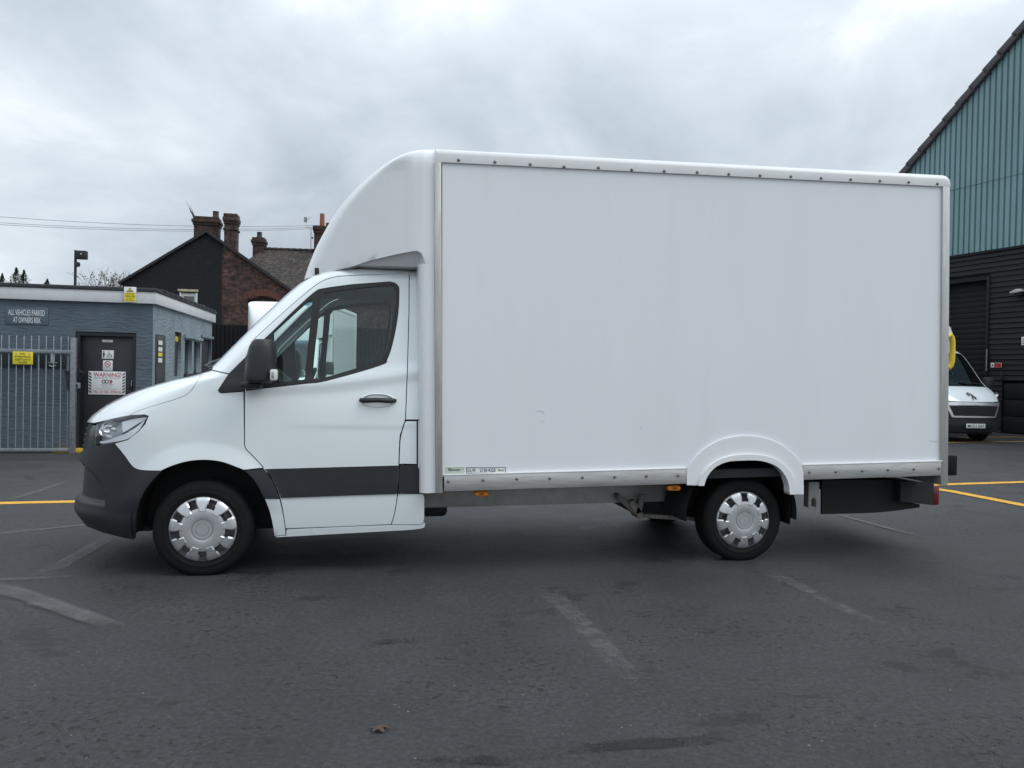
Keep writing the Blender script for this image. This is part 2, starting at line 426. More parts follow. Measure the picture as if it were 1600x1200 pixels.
# ------------------------------------------------------------------ ground
def asphalt_mat():
    m, nt, N, L, b = nodes_of('asphalt')
    tc = N.new('ShaderNodeTexCoord')
    def noise(scale, detail=6, rough=.6, stretch=(1, 1, 1), off=(0, 0, 0), dist=0):
        mp = N.new('ShaderNodeMapping'); mp.inputs['Scale'].default_value = stretch; mp.inputs['Location'].default_value = off; L.new(tc.outputs['Object'], mp.inputs[0])
        n = N.new('ShaderNodeTexNoise'); n.inputs['Scale'].default_value = scale; n.inputs['Detail'].default_value = detail; n.inputs['Roughness'].default_value = rough; n.inputs['Distortion'].default_value = dist
        L.new(mp.outputs[0], n.inputs['Vector']); return n.outputs['Fac']
    def ramp(x, stops):
        r = N.new('ShaderNodeValToRGB'); L.new(x, r.inputs[0]); e = r.color_ramp.elements
        while len(e) < len(stops): e.new(.5)
        for i, (p, c) in enumerate(stops): e[i].position = p; e[i].color = (c, c, c, 1) if not isinstance(c, tuple) else (*c, 1)
        return r.outputs[0]
    def mixc(f, a, bb, mode='MIX'):
        x = N.new('ShaderNodeMix'); x.data_type = 'RGBA'; x.blend_type = mode
        if isinstance(f, float): x.inputs[0].default_value = f
        else: L.new(f, x.inputs[0])
        for i, v in ((6, a), (7, bb)):
            if isinstance(v, tuple): x.inputs[i].default_value = (*v, 1)
            else: L.new(v, x.inputs[i])
        return x.outputs[2]
    big = noise(.22, 4, .5); mid = noise(1.3, 6, .6, dist=.4); grain = noise(150, 3, .7); grit = noise(420, 2, .6)
    col = ramp(big, [(.3, (.025, .0258, .0270)), (.7, (.050, .051, .0530))])
    col = mixc(.55, col, ramp(mid, [(.35, (.028, .0287, .030)), (.65, (.050, .051, .0530))]))
    col = mixc(.75, col, ramp(grain, [(.25, .35), (.5, .95), (.75, 1.75)]), 'MULTIPLY')
    col = mixc(.45, col, ramp(grit, [(.3, .5), (.7, 1.6)]), 'MULTIPLY')
    frac = noise(34, 9, .82); col = mixc(.85, col, ramp(frac, [(.33, .32), (.5, .92), (.67, 2.0)]), 'MULTIPLY')
    # worn pits and dark binder patches with a shape of their own
    pit = noise(20, 4, .6, (1, 1.15, 1), (4, 2, 0), .5); area_ = noise(1.3, 4, .6, (1, 1, 1), (9, 1, 0))
    pm = ramp(pit, [(.60, 0.), (.65, .9)]); pa = ramp(area_, [(.46, .0), (.62, 1.)])
    pmask = mixc(1.0, pm, pa, 'MULTIPLY')
    col = mixc(pmask, col, (.017, .0175, .019))
    damp = noise(1.5, 7, .66, (.9, 1.1, 1), (1.5, 7.7, 0), .25)
    dm = ramp(damp, [(.60, 0.), (.625, .75)])
    col = mixc(dm, col, (.017, .0175, .0185))
    # pale scuffs
    sc = noise(2.3, 8, .72, (.5, 1.2, 1), (12, 3, 0)); col = mixc(ramp(sc, [(.62, 0.), (.8, .35)]), col, (.12, .12, .12))
    vo = N.new('ShaderNodeTexVoronoi'); vo.inputs['Scale'].default_value = 60; L.new(tc.outputs['Object'], vo.inputs['Vector'])
    spk = ramp(vo.outputs['Distance'], [(.06, 1.), (.11, 0.)])
    vs = noise(9, 3, .6); spk = mixc(1.0, spk, ramp(vs, [(.6, 0.), (.7, .6)]), 'MULTIPLY')
    col = mixc(spk, col, (.2, .2, .2))
    L.new(col, b.inputs['Base Color'])
    rg = N.new('ShaderNodeMapRange'); L.new(mid, rg.inputs[0]); rg.inputs[3].default_value = .50; rg.inputs[4].default_value = .72
    rd = N.new('ShaderNodeMath'); rd.operation = 'MULTIPLY_ADD'; rd.inputs[1].default_value = -.16; L.new(dm, rd.inputs[0]); L.new(rg.outputs[0], rd.inputs[2])
    L.new(rd.outputs[0], b.inputs['Roughness']); b.inputs['Specular IOR Level'].default_value = .42
    h = N.new('ShaderNodeMath'); h.operation = 'MULTIPLY_ADD'; h.inputs[1].default_value = -1.3; L.new(pmask, h.inputs[0]); L.new(frac, h.inputs[2])
    b1 = N.new('ShaderNodeBump'); b1.inputs['Strength'].default_value = 1.0; b1.inputs['Distance'].default_value = .012; L.new(h.outputs[0], b1.inputs['Height'])
    b2 = N.new('ShaderNodeBump'); b2.inputs['Strength'].default_value = .35; b2.inputs['Distance'].default_value = .05; L.new(noise(3.2, 5, .55), b2.inputs['Height']); L.new(b1.outputs[0], b2.inputs['Normal'])
    L.new(b2.outputs[0], b.inputs['Normal'])
asphalt_mat()
def worn_paint(name, col, lo, hi, scale=5, maxa=1., edge=.12):
    m, nt, N, L, b = nodes_of(name)
    tc = N.new('ShaderNodeTexCoord')
    def noise(s, d, off=0):
        mp = N.new('ShaderNodeMapping'); mp.inputs['Location'].default_value = (off, off, 0); L.new(tc.outputs['Object'], mp.inputs[0])
        n = N.new('ShaderNodeTexNoise'); n.inputs['Scale'].default_value = s; n.inputs['Detail'].default_value = d; n.inputs['Roughness'].default_value = .7; L.new(mp.outputs[0], n.inputs['Vector']); return n.outputs['Fac']
    a = N.new('ShaderNodeMath'); a.operation = 'MULTIPLY_ADD'; a.inputs[1].default_value = .5; L.new(noise(scale, 8), a.inputs[0])
    g = N.new('ShaderNodeMath'); g.operation = 'MULTIPLY'; g.inputs[1].default_value = .5; L.new(noise(130, 3, 5), g.inputs[0]); L.new(g.outputs[0], a.inputs[2])
    mr = N.new('ShaderNodeMapRange'); mr.inputs[1].default_value = lo; mr.inputs[2].default_value = hi; mr.inputs[4].default_value = maxa; L.new(a.outputs[0], mr.inputs[0])
    at = N.new('ShaderNodeAttribute'); at.attribute_name = 'wear'
    wa = N.new('ShaderNodeMath'); wa.operation = 'MULTIPLY_ADD'; wa.inputs[1].default_value = edge; wa.inputs[2].default_value = -edge; L.new(at.outputs['Fac'], wa.inputs[0])
    ws_ = N.new('ShaderNodeMath'); ws_.operation = 'ADD'; L.new(wa.outputs[0], ws_.inputs[0]); L.new(a.outputs[0], ws_.inputs[1]); L.new(ws_.outputs[0], mr.inputs[0])
    L.new(mr.outputs[0], b.inputs['Alpha'])
    rp = N.new('ShaderNodeValToRGB'); L.new(noise(14, 6, 9), rp.inputs[0]); rp.color_ramp.elements[0].color = (*[c*.75 for c in col], 1); rp.color_ramp.elements[1].color = (*[c*1.1 for c in col], 1)
    rp.color_ramp.elements[0].position = .3; rp.color_ramp.elements[1].position = .7
    L.new(rp.outputs[0], b.inputs['Base Color']); b.inputs['Roughness'].default_value = .65
worn_paint('yellow_paint', (.70, .37, .035), .30, .40, edge=.16)
worn_paint('faded_paint', (.155, .155, .155), .32, .58, 3, .62, .18)
worn_paint('scuffed_paint', (.20, .20, .20), .43, .62, 9, .45, .14)
g = MB().add([(-700, -500, 0), (700, -500, 0), (700, 900, 0), (-700, 900, 0)], [(0, 1, 2, 3)]).build('asphalt_ground', 'asphalt', smooth=0)
tag(g, kind='structure')
def stripe(name, pts, w0, w1, m, z=.004):
    P = []
    Q = [on_ground(*p) for p in pts]
    for i in range(len(Q)-1):
        k = max(2, int((Q[i+1]-Q[i]).length/.15)); P += [Q[i].lerp(Q[i+1], j/k) for j in range(k)]
    P.append(Q[-1]); n = len(P); vs = []; wr = []; offs = (-.5, -.3, 0, .3, .5)
    for i, p in enumerate(P):
        d = (P[min(i+1, n-1)]-P[max(i-1, 0)]).normalized(); nn_ = Vector((-d.y, d.x, 0)); w = w0+(w1-w0)*i/(n-1)
        for o in offs:
            vs.append(p+nn_*w*o+Vector((0, 0, z))); wr.append((0. if abs(o) == .5 else 1.)*min(1., i/3, (n-1-i)/3))
    me = D.meshes.new(name); me.from_pydata([tuple(v) for v in vs], [], [(5*i+k+1, 5*i+k, 5*i+5+k, 5*i+6+k) for i in range(n-1) for k in range(4)])
    at = me.attributes.new('wear', 'FLOAT', 'POINT'); at.data.foreach_set('value', wr); me.materials.append(MATS[m])
    return tag(link(name, me), kind='structure')
stripe('yellow_line_marking', [(-260, 791), (0, 786.5), (119, 784), (330, 779)], .17, .17, 'yellow_paint')
stripe('yellow_line_marking', [(1330, 762), (1480, 757), (1640, 752)], .17, .17, 'yellow_paint')
stripe('yellow_line_marking', [(1400, 755), (1485, 768), (1640, 798)], .20, .20, 'yellow_paint', .008)
stripe('yellow_line_marking', [(1420, 692), (1560, 690.5), (1680, 689)], .10, .10, 'yellow_paint')
stripe('yellow_line_marking', [(1420, 684), (1600, 683)], .08, .08, 'yellow_paint', .008)
stripe('faded_line_marking', [(-90, 842), (0, 834), (118, 822), (230, 812)], .09, .09, 'faded_paint')
stripe('faded_line_marking', [(58, 905), (110, 876), (176, 838)], .19, .15, 'faded_paint', .008)
stripe('faded_line_marking', [(-60, 918), (0, 908), (140, 902)], .09, .07, 'faded_paint', .012)
stripe('faded_line_marking', [(-40, 912), (45, 935), (108, 958), (200, 990)], .2, .14, 'faded_paint', .016)
stripe('faded_line_marking', [(838, 912), (900, 965), (960, 1030), (1030, 1100)], .20, .17, 'scuffed_paint')
stripe('faded_line_marking', [(1160, 880), (1240, 912), (1340, 962), (1450, 998)], .17, .13, 'scuffed_paint')
stripe('faded_line_marking', [(935, 782), (985, 805)], .12, .12, 'faded_paint')
stripe('faded_line_marking', [(1290, 800), (1400, 830), (1460, 845)], .10, .08, 'faded_paint', .012)
stripe('faded_line_marking', [(10, 782), (60, 768), (110, 750)], .12, .12, 'faded_paint')

worn_paint('damp_stain', (.012, .0122, .013), .40, .50, 7, .8, .16)
for q_, w_ in (([(830, 1180), (930, 1168), (1010, 1162), (1090, 1158), (1160, 1145)], .10), ([(560, 1010), (610, 1003), (655, 1000)], .10), ([(765, 1104), (800, 1109)], .07), ([(1075, 990), (1130, 986)], .06), ([(680, 1027), (725, 1030)], .06), ([(440, 962), (470, 966)], .07), ([(785, 985), (800, 1010)], .05), ([(310, 1080), (360, 1062)], .06), ([(600, 1195), (760, 1188), (830, 1194)], .08)):
    stripe('damp_patch', q_, w_, w_*1.2, 'damp_stain', .003)
# ------------------------------------------------------------------ the box van
TH = .1901
VAN_O = Vector((-2.2654-.96*math.sin(TH), 5.6755+.96*math.cos(TH), 0))
V = Frame(VAN_O, TH)
HUB = .347; WB = 4.325
van = empty('box_van', VAN_O, TH, 'white box van with luton body over its cab, parked side-on in the foreground', 'van', 'white box vans in the yard')
RAKE = .0234
def rk(v): return (v[0]*math.cos(RAKE)-v[2]*math.sin(RAKE), v[1], v[2]*math.cos(RAKE)+v[0]*math.sin(RAKE))

def cab_extra(x, z):
    r = math.hypot(x, z-HUB-.0)
    e = .017*(1-sst(.50, .66, r))*sst(.45, .6, z)
    e -= .0022*(1-sst(1.105, 1.125, z))*sst(.60, .85, r)*sst(.5, 1.0, x)*sst(.4, .6, z)      # door crease
    bz = 1.40+.05*max(0, x)+.10*max(0, x-.75)**1.5
    e += .013*math.exp(-((z-bz)/.055)**2)*sst(-.1, .4, x)
    return e
shell = Shell(V,
    [(.22, -.93), (.33, -1.05), (.45, -1.10), (.64, -1.09), (.8, -1.08), (.93, -1.065), (1.05, -1.045), (1.117, -1.015), (1.18, -.955), (1.245, -.865), (1.366, -.615), (1.446, -.35), (1.50, -.125), (1.55, -.065), (1.70, .075), (1.878, .235), (2.0, .35), (2.122, .465), (2.267, .63), (2.332, .76), (2.37, 1.0)],
    [(.22, .8), (.6, .9), (.9, .86), (1.1, .78), (1.245, .65), (1.366, .5), (1.45, .38), (1.52, .33), (2.37, .33)],
    [(.22, 2.3), (.6, 2.4), (1.1, 2.3), (1.25, 2.2), (1.4, 2.3), (1.52, 3.0), (2.37, 3.0)],
    [(.22, .93), (.4, .965), (.6, .985), (.9, .992), (1.2, .985), (1.45, .965), (1.7, .935), (2.2, .862), (2.29, .838), (2.335, .80), (2.37, .72)],
    cab_extra)
def inset_q(o, gap):
    if not gap: return o
    return [(shell.q_of(x, z), z) for x, z in inset([(shell.P(q, z).x, z) for q, z in o], gap)]
def cabpart(name, pts, m, off=0, thick=.014, holes=(), gap=.0034, grid=.03, parent=None, azpts=None, far=True, step=2.5, dfun=None):
    """one traced panel, and its mirror image on the other side of the van"""
    o = azpts if azpts else shell.poly(pts, step)
    o = inset_q(dense(o, .04), gap); H = [dense(shell.poly(h, 3), .04) for h in holes]
    a = link(name, panel_mesh(name, shell, o, H, m, off, thick, grid, dfun=dfun), parent or van)
    b = link(name, panel_mesh(name, shell, o, H, m, off, thick, grid, mirror=True, dfun=dfun), parent if parent and parent is not van else van) if far else None
    return a, b
def cabhalf(name, azpts, m, off=0, thick=.012, gap=.003, grid=.045, parent=None):
    """a panel that runs across the centre line: drawn for one half, mirrored into the same mesh"""
    o = dense(azpts, .035)
    return link(name, panel_mesh(name, shell, o, [], m, off, thick, grid, both=True), parent or van)

seam_front = [(382, 611)]+sm([(382, 690), (382.5, 697), (386, 703.5), (395.5, 713), (412, 731), (427, 752), (437.5, 779), (443, 806), (446, 826)])
seam_top = sm([(385.5, 556), (393, 535), (411, 517), (444, 487), (477, 458.5), (498, 442.5), (516, 434.5), (540, 431), (600, 428.5), (637, 427.2)])
seam_rear = [(639.5, 427.5), (639, 490), (636.5, 580), (633.5, 656)]+sm([(633, 657), (627.5, 674), (624.5, 690), (622, 760), (617, 800), (611, 819.5)])
opening = sm([(609, 439.6), (617, 441.5), (622, 446), (624.2, 454), (622.5, 490), (615, 532), (606, 560), (594, 571.5), (510, 595.5), (477, 600), (415, 607), (384.5, 611)])+sm([(384.8, 560), (390, 551), (426, 517), (462, 482), (492, 455.5), (507, 450), (549, 444)])
arch_top = sm([(251.5, 736), (268, 728.6), (292, 721.5), (319, 719), (346, 722), (370, 730.5), (381, 734.6)])
arch_front = sm([(251.5, 737), (232, 758), (218.5, 782), (211.6, 809), (210.4, 841)])
arch_rear = sm([(381, 734.6), (398, 752), (413, 779)])
hood_seam = sm([(200, 649.3), (225, 638.5), (275, 623), (295, 613.5), (309, 594), (316, 583)])
lamp = sm([(150, 662.5), (175, 656), (199, 651), (226, 648.6), (231, 650)])+sm([(231, 650.5), (226, 662), (215, 674.5), (199, 686.5), (178, 692.5)])+[(146, 695.5)]
bump_edge = sm([(178.5, 693), (187, 703), (196, 714.5), (205, 727), (213, 732.8), (225, 735.3), (251.5, 736)])

# wing: bounded by bonnet seam, pillar seam, mirror corner, door seam, arch, bumper and lamp
wing = hood_seam+[(331, 578.5), (357.5, 584.5), (341, 610), (345, 614), (381, 611.5)]+seam_front[1:24]+[(411.5, 731.2), (381, 734.6)]+arch_top[::-1][1:]+bump_edge[::-1][1:]+[(199, 687), (215, 675), (226.5, 662.5), (231.5, 650.2), (226, 648.2)]
cabpart('wing', wing, 'white_paint', thick=.02)
door_poly = seam_front+[(530, 823)]+seam_rear[::-1]+seam_top[::-1]
door, door2 = cabpart('door', door_poly, 'white_paint', holes=[opening], thick=.02)
q_end = lambda z: shell.q_of(1.62, z)
pil = [shell.tr(*p) for p in dense(seam_top+[(639.5, 427.5), (639, 490), (636.5, 580), (633.5, 656), (652.5, 656)], 2.5, False)]
zr = [.02*i for i in range(0, 55)]
top_z = 2.352
pil = pil+[(q_end(z), z) for z in [1.2+.05*i for i in range(23)]]+[(q_end(top_z), top_z), (shell.Q0+.2, top_z), (.50, top_z-.012)]+[(.50, 2.30-.05*i) for i in range(16)]
pil += [shell.tr(*p) for p in dense([(331, 578), (358, 584), (384.5, 558)], 7, False)]
cabpart('cab_frame', None, 'white_paint', azpts=pil, thick=.02)
cabpart('rear_quarter', sm([(633.5, 657.5), (628, 674), (625, 690), (623.5, 725)])+[(651.5, 725.5), (651.5, 657.5)], 'white_paint', thick=.02)
cabpart('rear_pillar', [(652.6, 657), (657.5, 657), (658, 771), (653, 771), (652.6, 725)], 'white_paint', thick=.02)
cabpart('lower_quarter', [(621.5, 771), (617, 800), (611.5, 820), (657, 820), (662, 816), (663.5, 808), (663.5, 776), (661, 771.5)], 'white_paint', thick=.02)
cabpart('wing_tail', arch_rear[-1:]+sm([(413, 779), (421, 800), (426, 822), (428.5, 838)])+[(447, 836), (446, 827)]+sm([(446, 826), (443, 806), (437.5, 779)])[1:], 'white_paint', thick=.02)
cabpart('sill', [(430, 839), (447, 837), (448, 828), (530, 824), (611, 821), (657, 821), (662, 817.5), (664.5, 818), (663, 823.5), (657, 825.5), (640, 827.5)], 'white_paint', off=.006, thick=.03, gap=0)
# dark rub strip in three pieces
strip = lambda p: cabpart('rub_strip', p, 'black_plastic', off=.010, thick=.022)
strip([(411.5, 732)]+arch_top[::-1][:2]+arch_rear+[(437, 778.7)]+sm([(437.5, 779), (427, 752), (411.5, 731.5)]))
strip(sm([(413, 732.2), (427.5, 752), (438.5, 778.5)])+[(530, 775), (621.5, 772), (623, 726.5), (530, 729)])
strip([(623.5, 726.5), (652, 725.8), (655.5, 733), (655.5, 771), (622, 772)])
# windows: rubber surround, then panes
q1 = sm([(427.5, 519), (455, 493.5), (481, 470.5), (486, 470), (487.5, 476), (476, 588), (474, 592.5)])+sm([(474, 593), (455, 595.5), (436, 598), (430, 595)])+[(428.5, 556)]
q2 = sm([(507, 457.5), (560, 450), (610, 446), (616, 448), (618.4, 455), (617.5, 480), (610.5, 520), (604, 548), (595, 563)])+sm([(595, 563.5), (510, 589), (487.5, 593.8)])+[(492, 545), (498, 492), (501, 465)]
opa = dense(opening, 7)
for nm, mir in (('a', False), ('b', True)):
    dr = door if not mir else door2
    o = inset(dense(shell.poly(opening), .04), .001); H = [dense(shell.poly(q1), .04), dense(shell.poly(q2), .04)]
    link('window_surround', panel_mesh('window_surround', shell, o, H, 'seal_rubber', -.004, .03, .045, mirror=mir), dr)
    for q in (q1, q2):
        link('window_pane', panel_mesh('window_pane', shell, inset(dense(shell.poly(q), .04), -.004), [], 'cab_glass', -.012, 0, .06, mirror=mir), dr)
cabpart('mirror_corner', [(340.5, 610.5), (346, 614.3), (381.6, 611.3), (382.5, 559), (358.5, 583)], 'black_plastic', off=.004)
# lamps
def lamp_bowl(mir):
    s = -1 if mir else 1
    m = MB(); c = shell.P(*shell.tr(171, 672)); ax = Vector((-.30, -.95, 0)).normalized()
    c = c-ax*.022
    rings = []
    a = Vector((0, 0, 1)); b = ax.cross(a)
    for r, o in ((.10, .0), (.094, -.006), (.088, -.022), (.07, -.045), (.040, -.06), (.034, -.040), (.026, -.026), (.001, -.024)):
        rings.append([c+ax*o+a*(r*.62*math.cos(t*PI/12))+b*(r*math.sin(t*PI/12)) for t in range(24)])
    m.loft(rings)
    m.v = [(v[0], v[1]*s, v[2]) for v in m.v]; return m
lo = shell.poly(lamp)
for mir in (False, True):
    b = link('headlight', panel_mesh('headlight', shell, inset(dense(lo, .04), .001), [], 'lamp_dark', -.055, 0, .04, mirror=mir), van)
    link('headlight_lens', panel_mesh('headlight_lens', shell, inset(dense(lo, .04), .003), [], 'lamp_glass', -.002, .03, .04, mirror=mir), b)
    lamp_bowl(mir).build('reflector', 'chrome', b)
    up = shell.poly(sm([(186, 657.5), (200, 654), (222, 651.5), (226, 653)])+sm([(226, 653.5), (214, 660), (201, 668), (188, 676)])+[(186, 670)])
    link('reflector_trim', panel_mesh('reflector_trim', shell, dense(up, .04), [], 'lamp_inner', -.030, .02, .04, mirror=mir), b)
    lw = shell.poly(sm([(152, 690), (165, 687.5), (190, 679), (210, 668), (224, 656)])+sm([(224, 657), (215, 672), (199, 685), (178, 690.5)])+[(153, 693)])
    link('indicator_trim', panel_mesh('indicator_trim', shell, dense(lw, .04), [], 'lamp_inner', -.018, .01, .04, mirror=mir), b)
# bonnet, grille, bumper, windscreen: across the centre line
hs = [shell.tr(*p) for p in dense(hood_seam, 5, False)]
lip = [(0, 1.098), (.15, 1.10), (.25, 1.105)]
lp = [shell.tr(*p) for p in dense([(147, 660.5), (165, 656.5), (185, 652), (198, 649.5)], 5, False)]
bon = lip+lp+hs+[(.60, 1.500), (.3, 1.505), (0, 1.506)]
cabhalf('bonnet', bon, 'white_paint', thick=.02, grid=.03)
gz = [shell.tr(*p) for p in dense([(149, 663.5), (145, 696)], 6, False)]
gq = [(0, 1.085), (.2, 1.09)]+gz+[(.34, .90), (.25, .86), (0, .855)]
grille = cabhalf('grille', gq, 'black_gloss', off=-.02, thick=.02)
for i in range(4):
    z0 = .90+i*.045
    link('grille_bar', panel_mesh('grille_bar', shell, dense([(0, z0), (.24, z0), (.24, z0+.016), (0, z0+.016)], .04), [], 'black_plastic', -.012, .01, .04, both=True), grille)
badge = MB().lathe([(.001, -.012), (.085, -.012), (.095, 0), (.085, .008), (.078, 0), (.001, 0)], (shell.sN(.98)-.0, 0, .975), 24, 'x').build('grille_badge', 'chrome', grille)
be = [shell.tr(*p) for p in dense(bump_edge, 6, False)]
af = [shell.tr(*p) for p in dense(arch_front, 6, False)]
bo = [shell.tr(*p) for p in dense([(209, 843), (190, 839.5), (160, 832), (140, 824)], 6, False)]
bq = [(0, .845), (.24, .85), (.33, .892)]+[shell.tr(146, 696.5)]+be+af+bo+[(.28, .29), (.2, .262), (0, .255)]
def bump_d(q, z):
    x = shell.P(q, z).x
    # fog lamp hollow with a rounded top and a lip beneath it
    cx, cz = -1.0, .545
    r = math.hypot((x-cx)/.30, max(0, z-cz)/.26) if z > cz else abs(x-cx)/.30
    d = -.045*(1-sst(.86, 1.0, r))*sst(.512, .535, z)
    d += .012*math.exp(-((z-.43)/.055)**2)*(1-sst(-.82, -.62, x))
    return d
link('front_bumper', panel_mesh('front_bumper', shell, dense(bq, .03), [], 'black_plastic', 0, .02, .026, both=True, dfun=bump_d), van)
ws = [(0, 1.545), (.35, 1.545), (.485, 1.56)]+[(.485, 1.6+.1*i) for i in range(8)]+[(0, 2.30)]
wsc = cabhalf('windscreen', ws, 'cab_glass', off=-.006, thick=0, grid=.06)
link('sun_band', panel_mesh('sun_band', shell, dense([(0, 2.17), (.48, 2.17), (.48, 2.29), (0, 2.29)], .05), [], 'sun_strip', -.014, 0, .06, both=True), wsc)
cabhalf('cowl', [(0, 1.503), (.58, 1.498), (.60, 1.52), (.49, 1.557), (.35, 1.542), (0, 1.542)], 'black_plastic', off=-.012, thick=.02)
# roof of the cab
rf = MB(); rings = []
for z in (2.285, 2.31, 2.33, 2.345, 2.358, 2.366, 2.37):
    e = shell.q_of(1.62, z); n = 30
    half = [shell.P(.0005+e*i/n, z) for i in range(n+1)]
    rings.append([Vector((p.x, -p.y, p.z)) for p in half[::-1]]+half)
half = rings[-1]
rings.append([Vector((max(p.x, 1.1)+.02 if p.x < 1.6 else p.x, p.y*.8, 2.378)) for p in half])
rf.loft(rings[3:], closed=False); nn = len(rings[0]); rf.f.append(tuple(len(rf.v)-nn+i for i in range(nn)))
rf.build('cab_roof', 'white_paint', van, smooth=60)
cabhalf('roof_header', [(0, 2.27), (.49, 2.27), (.51, 2.35), (0, 2.35)], 'white_paint', off=.0, thick=.015)
# wiper arms
m = MB()
for y0, y1 in ((-.72, -.10), (.0, .62)):
    pts = [shell.P(max(.001, abs(shell.KA*math.asin(min(1, (abs(y)/.95)**1.5)))), z, .03) for y, z in ((y0, 1.53), ((y0+y1)/2, 1.56), (y1, 1.60))]
    pts = [Vector((p.x, math.copysign(p.y, y), p.z)) for p, y in zip(pts, (y0, (y0+y1)/2, y1))]
    MB().tube(pts, .011, 6).build('wiper', 'black_plastic', van)
MB().tube([shell.P(*shell.tr(303, 580), .02), shell.P(*shell.tr(313, 577), .045), shell.P(*shell.tr(326, 577.5), .02)], .011, 6).build('wiper_pivot', 'black_plastic', van)
# door mirror
def mirror(sd):
    root = None
    y = -1.16
    P = lambda px, py, yy=y: (*V.y(px, py, yy),)
    x0, zt = P(386, 530); x1, zb = P(430, 598)
    m = MB(); rings = []
    for t, wx, in ((0, .55), (.06, .75), (.18, .92), (.4, 1.0), (.62, 1.02), (.8, 1.03), (.92, 1.0), (.98, .93), (1., .82)):
        z = zt+(zb-zt)*t; xc = (x0+x1)/2+.012*(1-t)-(.012 if t > .7 else 0); hx = (x1-x0)/2*wx
        ring = []
        for i in range(20):
            a = 2*PI*i/20; ca, sa = math.cos(a), math.sin(a)
            ring.append((xc+hx*math.copysign(abs(ca)**.7, ca), y*1.0+.135*math.copysign(abs(sa)**.75, sa)*(.6+.4*wx), z))
        rings.append(ring)
    m.loft(rings, cap=True); m.v = [(v[0], v[1]*sd, v[2]) for v in m.v]
    h = m.build('door_mirror', 'black_plastic', van, smooth=50)
    m = MB(); m.box(x1-.04, x1-.006, y-.085, y+.085, zb+.07, zt-.06); m.v = [(v[0], v[1]*sd, v[2]) for v in m.v]; m.build('mirror_glass', 'chrome', h, bevel=.01)
    xa, za = P(378, 590, -1.03); xb, zb2 = P(406, 607, -1.03)
    m = MB(); m.box(xa, xb+.02, -1.13, -.95, zb2+.0, za-.03); m.v = [(v[0], v[1]*sd, v[2]) for v in m.v]; m.build('mirror_arm', 'black_plastic', h, bevel=.015)
    xa, za = P(422, 577, y-.13); xb, zb2 = P(434, 594.5, y-.13)
    m = MB(); m.box(xa, xb-.004, y-.148, y-.06, zb2, za); m.v = [(v[0], v[1]*sd, v[2]) for v in m.v]; m.build('mirror_indicator', 'white_lens', h, bevel=.012)
    m = MB().box(xa+.012, xa+.03, y-.152, y-.1, zb2+.015, za-.015); m.v = [(v[0], v[1]*sd, v[2]) for v in m.v]; m.build('indicator_bulb', 'lamp_dark', h, bevel=.004)
mirror(1); mirror(-1)
# door handles
for sd, dr in ((1, door), (-1, door2)):
    xa, za = V.y(563.5, 614.5, -.985); xb, zb = V.y(617, 637, -.985)
    zc = (za+zb)/2
    m = MB(); n = 28; rings = []
    for k, (sc, dy) in enumerate(((1.0, .006), (.93, .012), (.84, .004), (.6, -.012))):
        rings.append([((xa+xb)/2+(xb-xa)/2*sc*math.copysign(abs(math.cos(2*PI*i/n))**.8, math.cos(2*PI*i/n)), -(shell.w_at((xa+xb)/2, zc)+dy), zc+(za-zb)/2*sc*math.sin(2*PI*i/n)) for i in range(n)])
    m.loft(rings); m.f.append(tuple(len(m.v)-n+i for i in range(n))); m.v = [(v[0], v[1]*sd, v[2]) for v in m.v]
    m.build('handle_cup', 'trim_silver' if False else 'white_paint', dr, smooth=50)
    xh0, zh = V.y(562, 625.5, -1.02); xh1, _ = V.y(619, 625.5, -1.02)
    w = shell.w_at((xh0+xh1)/2, zh)
    m = MB().tube([(xh0+.006, -w-.005, zh), (xh0+.03, -w-.03, zh), ((xh0+xh1)/2, -w-.038, zh+.004), (xh1-.03, -w-.03, zh), (xh1-.006, -w-.005, zh)], [.016, .021, .019, .021, .016], 10)
    m.v = [(v[0], v[1]*sd, v[2]) for v in m.v]; m.build('door_handle', 'black_plastic', dr, smooth=60)
# wheel housings, floor, inner linings
def housing(x, r, y0, y1, name='wheel_housing', a0=-25, a1=205, zc=HUB):
    for sd in (1, -1):
        m = MB(); n = 28; A = [R(a0+(a1-a0)*i/n) for i in range(n+1)]
        m.loft([[(x+r*math.cos(a), -y0*sd, zc+r*math.sin(a)) for a in A], [(x+r*math.cos(a), -y1*sd, zc+r*math.sin(a)) for a in A]], closed=False)
        b = len(m.v); m.v.append((x, -y1*sd, zc)); m.f += [(n+1+i, n+2+i, b) for i in range(n)]
        m.build(name, 'under_black', van)
housing(.01, .515, .955, .5, a0=-8, a1=186)
fl = MB()
for sd in (1,):
    ins = [(x, -(shell.w_at(x, .8)-.055)) for x in (.55, .8, 1.1, 1.4, 1.6)]
    fl.prism([(x, y) for x, y in ins]+[(x, -y) for x, y in ins[::-1]], .40, .46, 'z')
fl.build('cab_floor', 'under_black', van)
part_box('engine_cover', 'under_black', van, -.80, .55, -.46, .46, .24, 1.0, .03)
part_box('sump_shield', 'under_black', van, -.80, -.45, -.60, .60, .27, .31)
dl = shell.poly(seam_front[:24]+[(405, 725), (440, 779), (448, 822), (608, 817), (620, 770), (630, 660), (606, 566), (594, 574), (510, 598), (415, 610)])
for mir in (False, True):
    link('door_lining', panel_mesh('door_lining', shell, dense(dl, .05), [], 'cab_dark', -.05, .01, .07, mirror=mir), van)
    wl = shell.poly([(205, 655), (310, 590), (380, 612), (383, 700), (410, 735), (370, 725), (319, 712), (268, 722), (240, 728), (214, 728), (190, 695)])
    link('wing_lining', panel_mesh('wing_lining', shell, dense(wl, .05), [], 'under_black', -.035, .01, .07, mirror=mir), van)
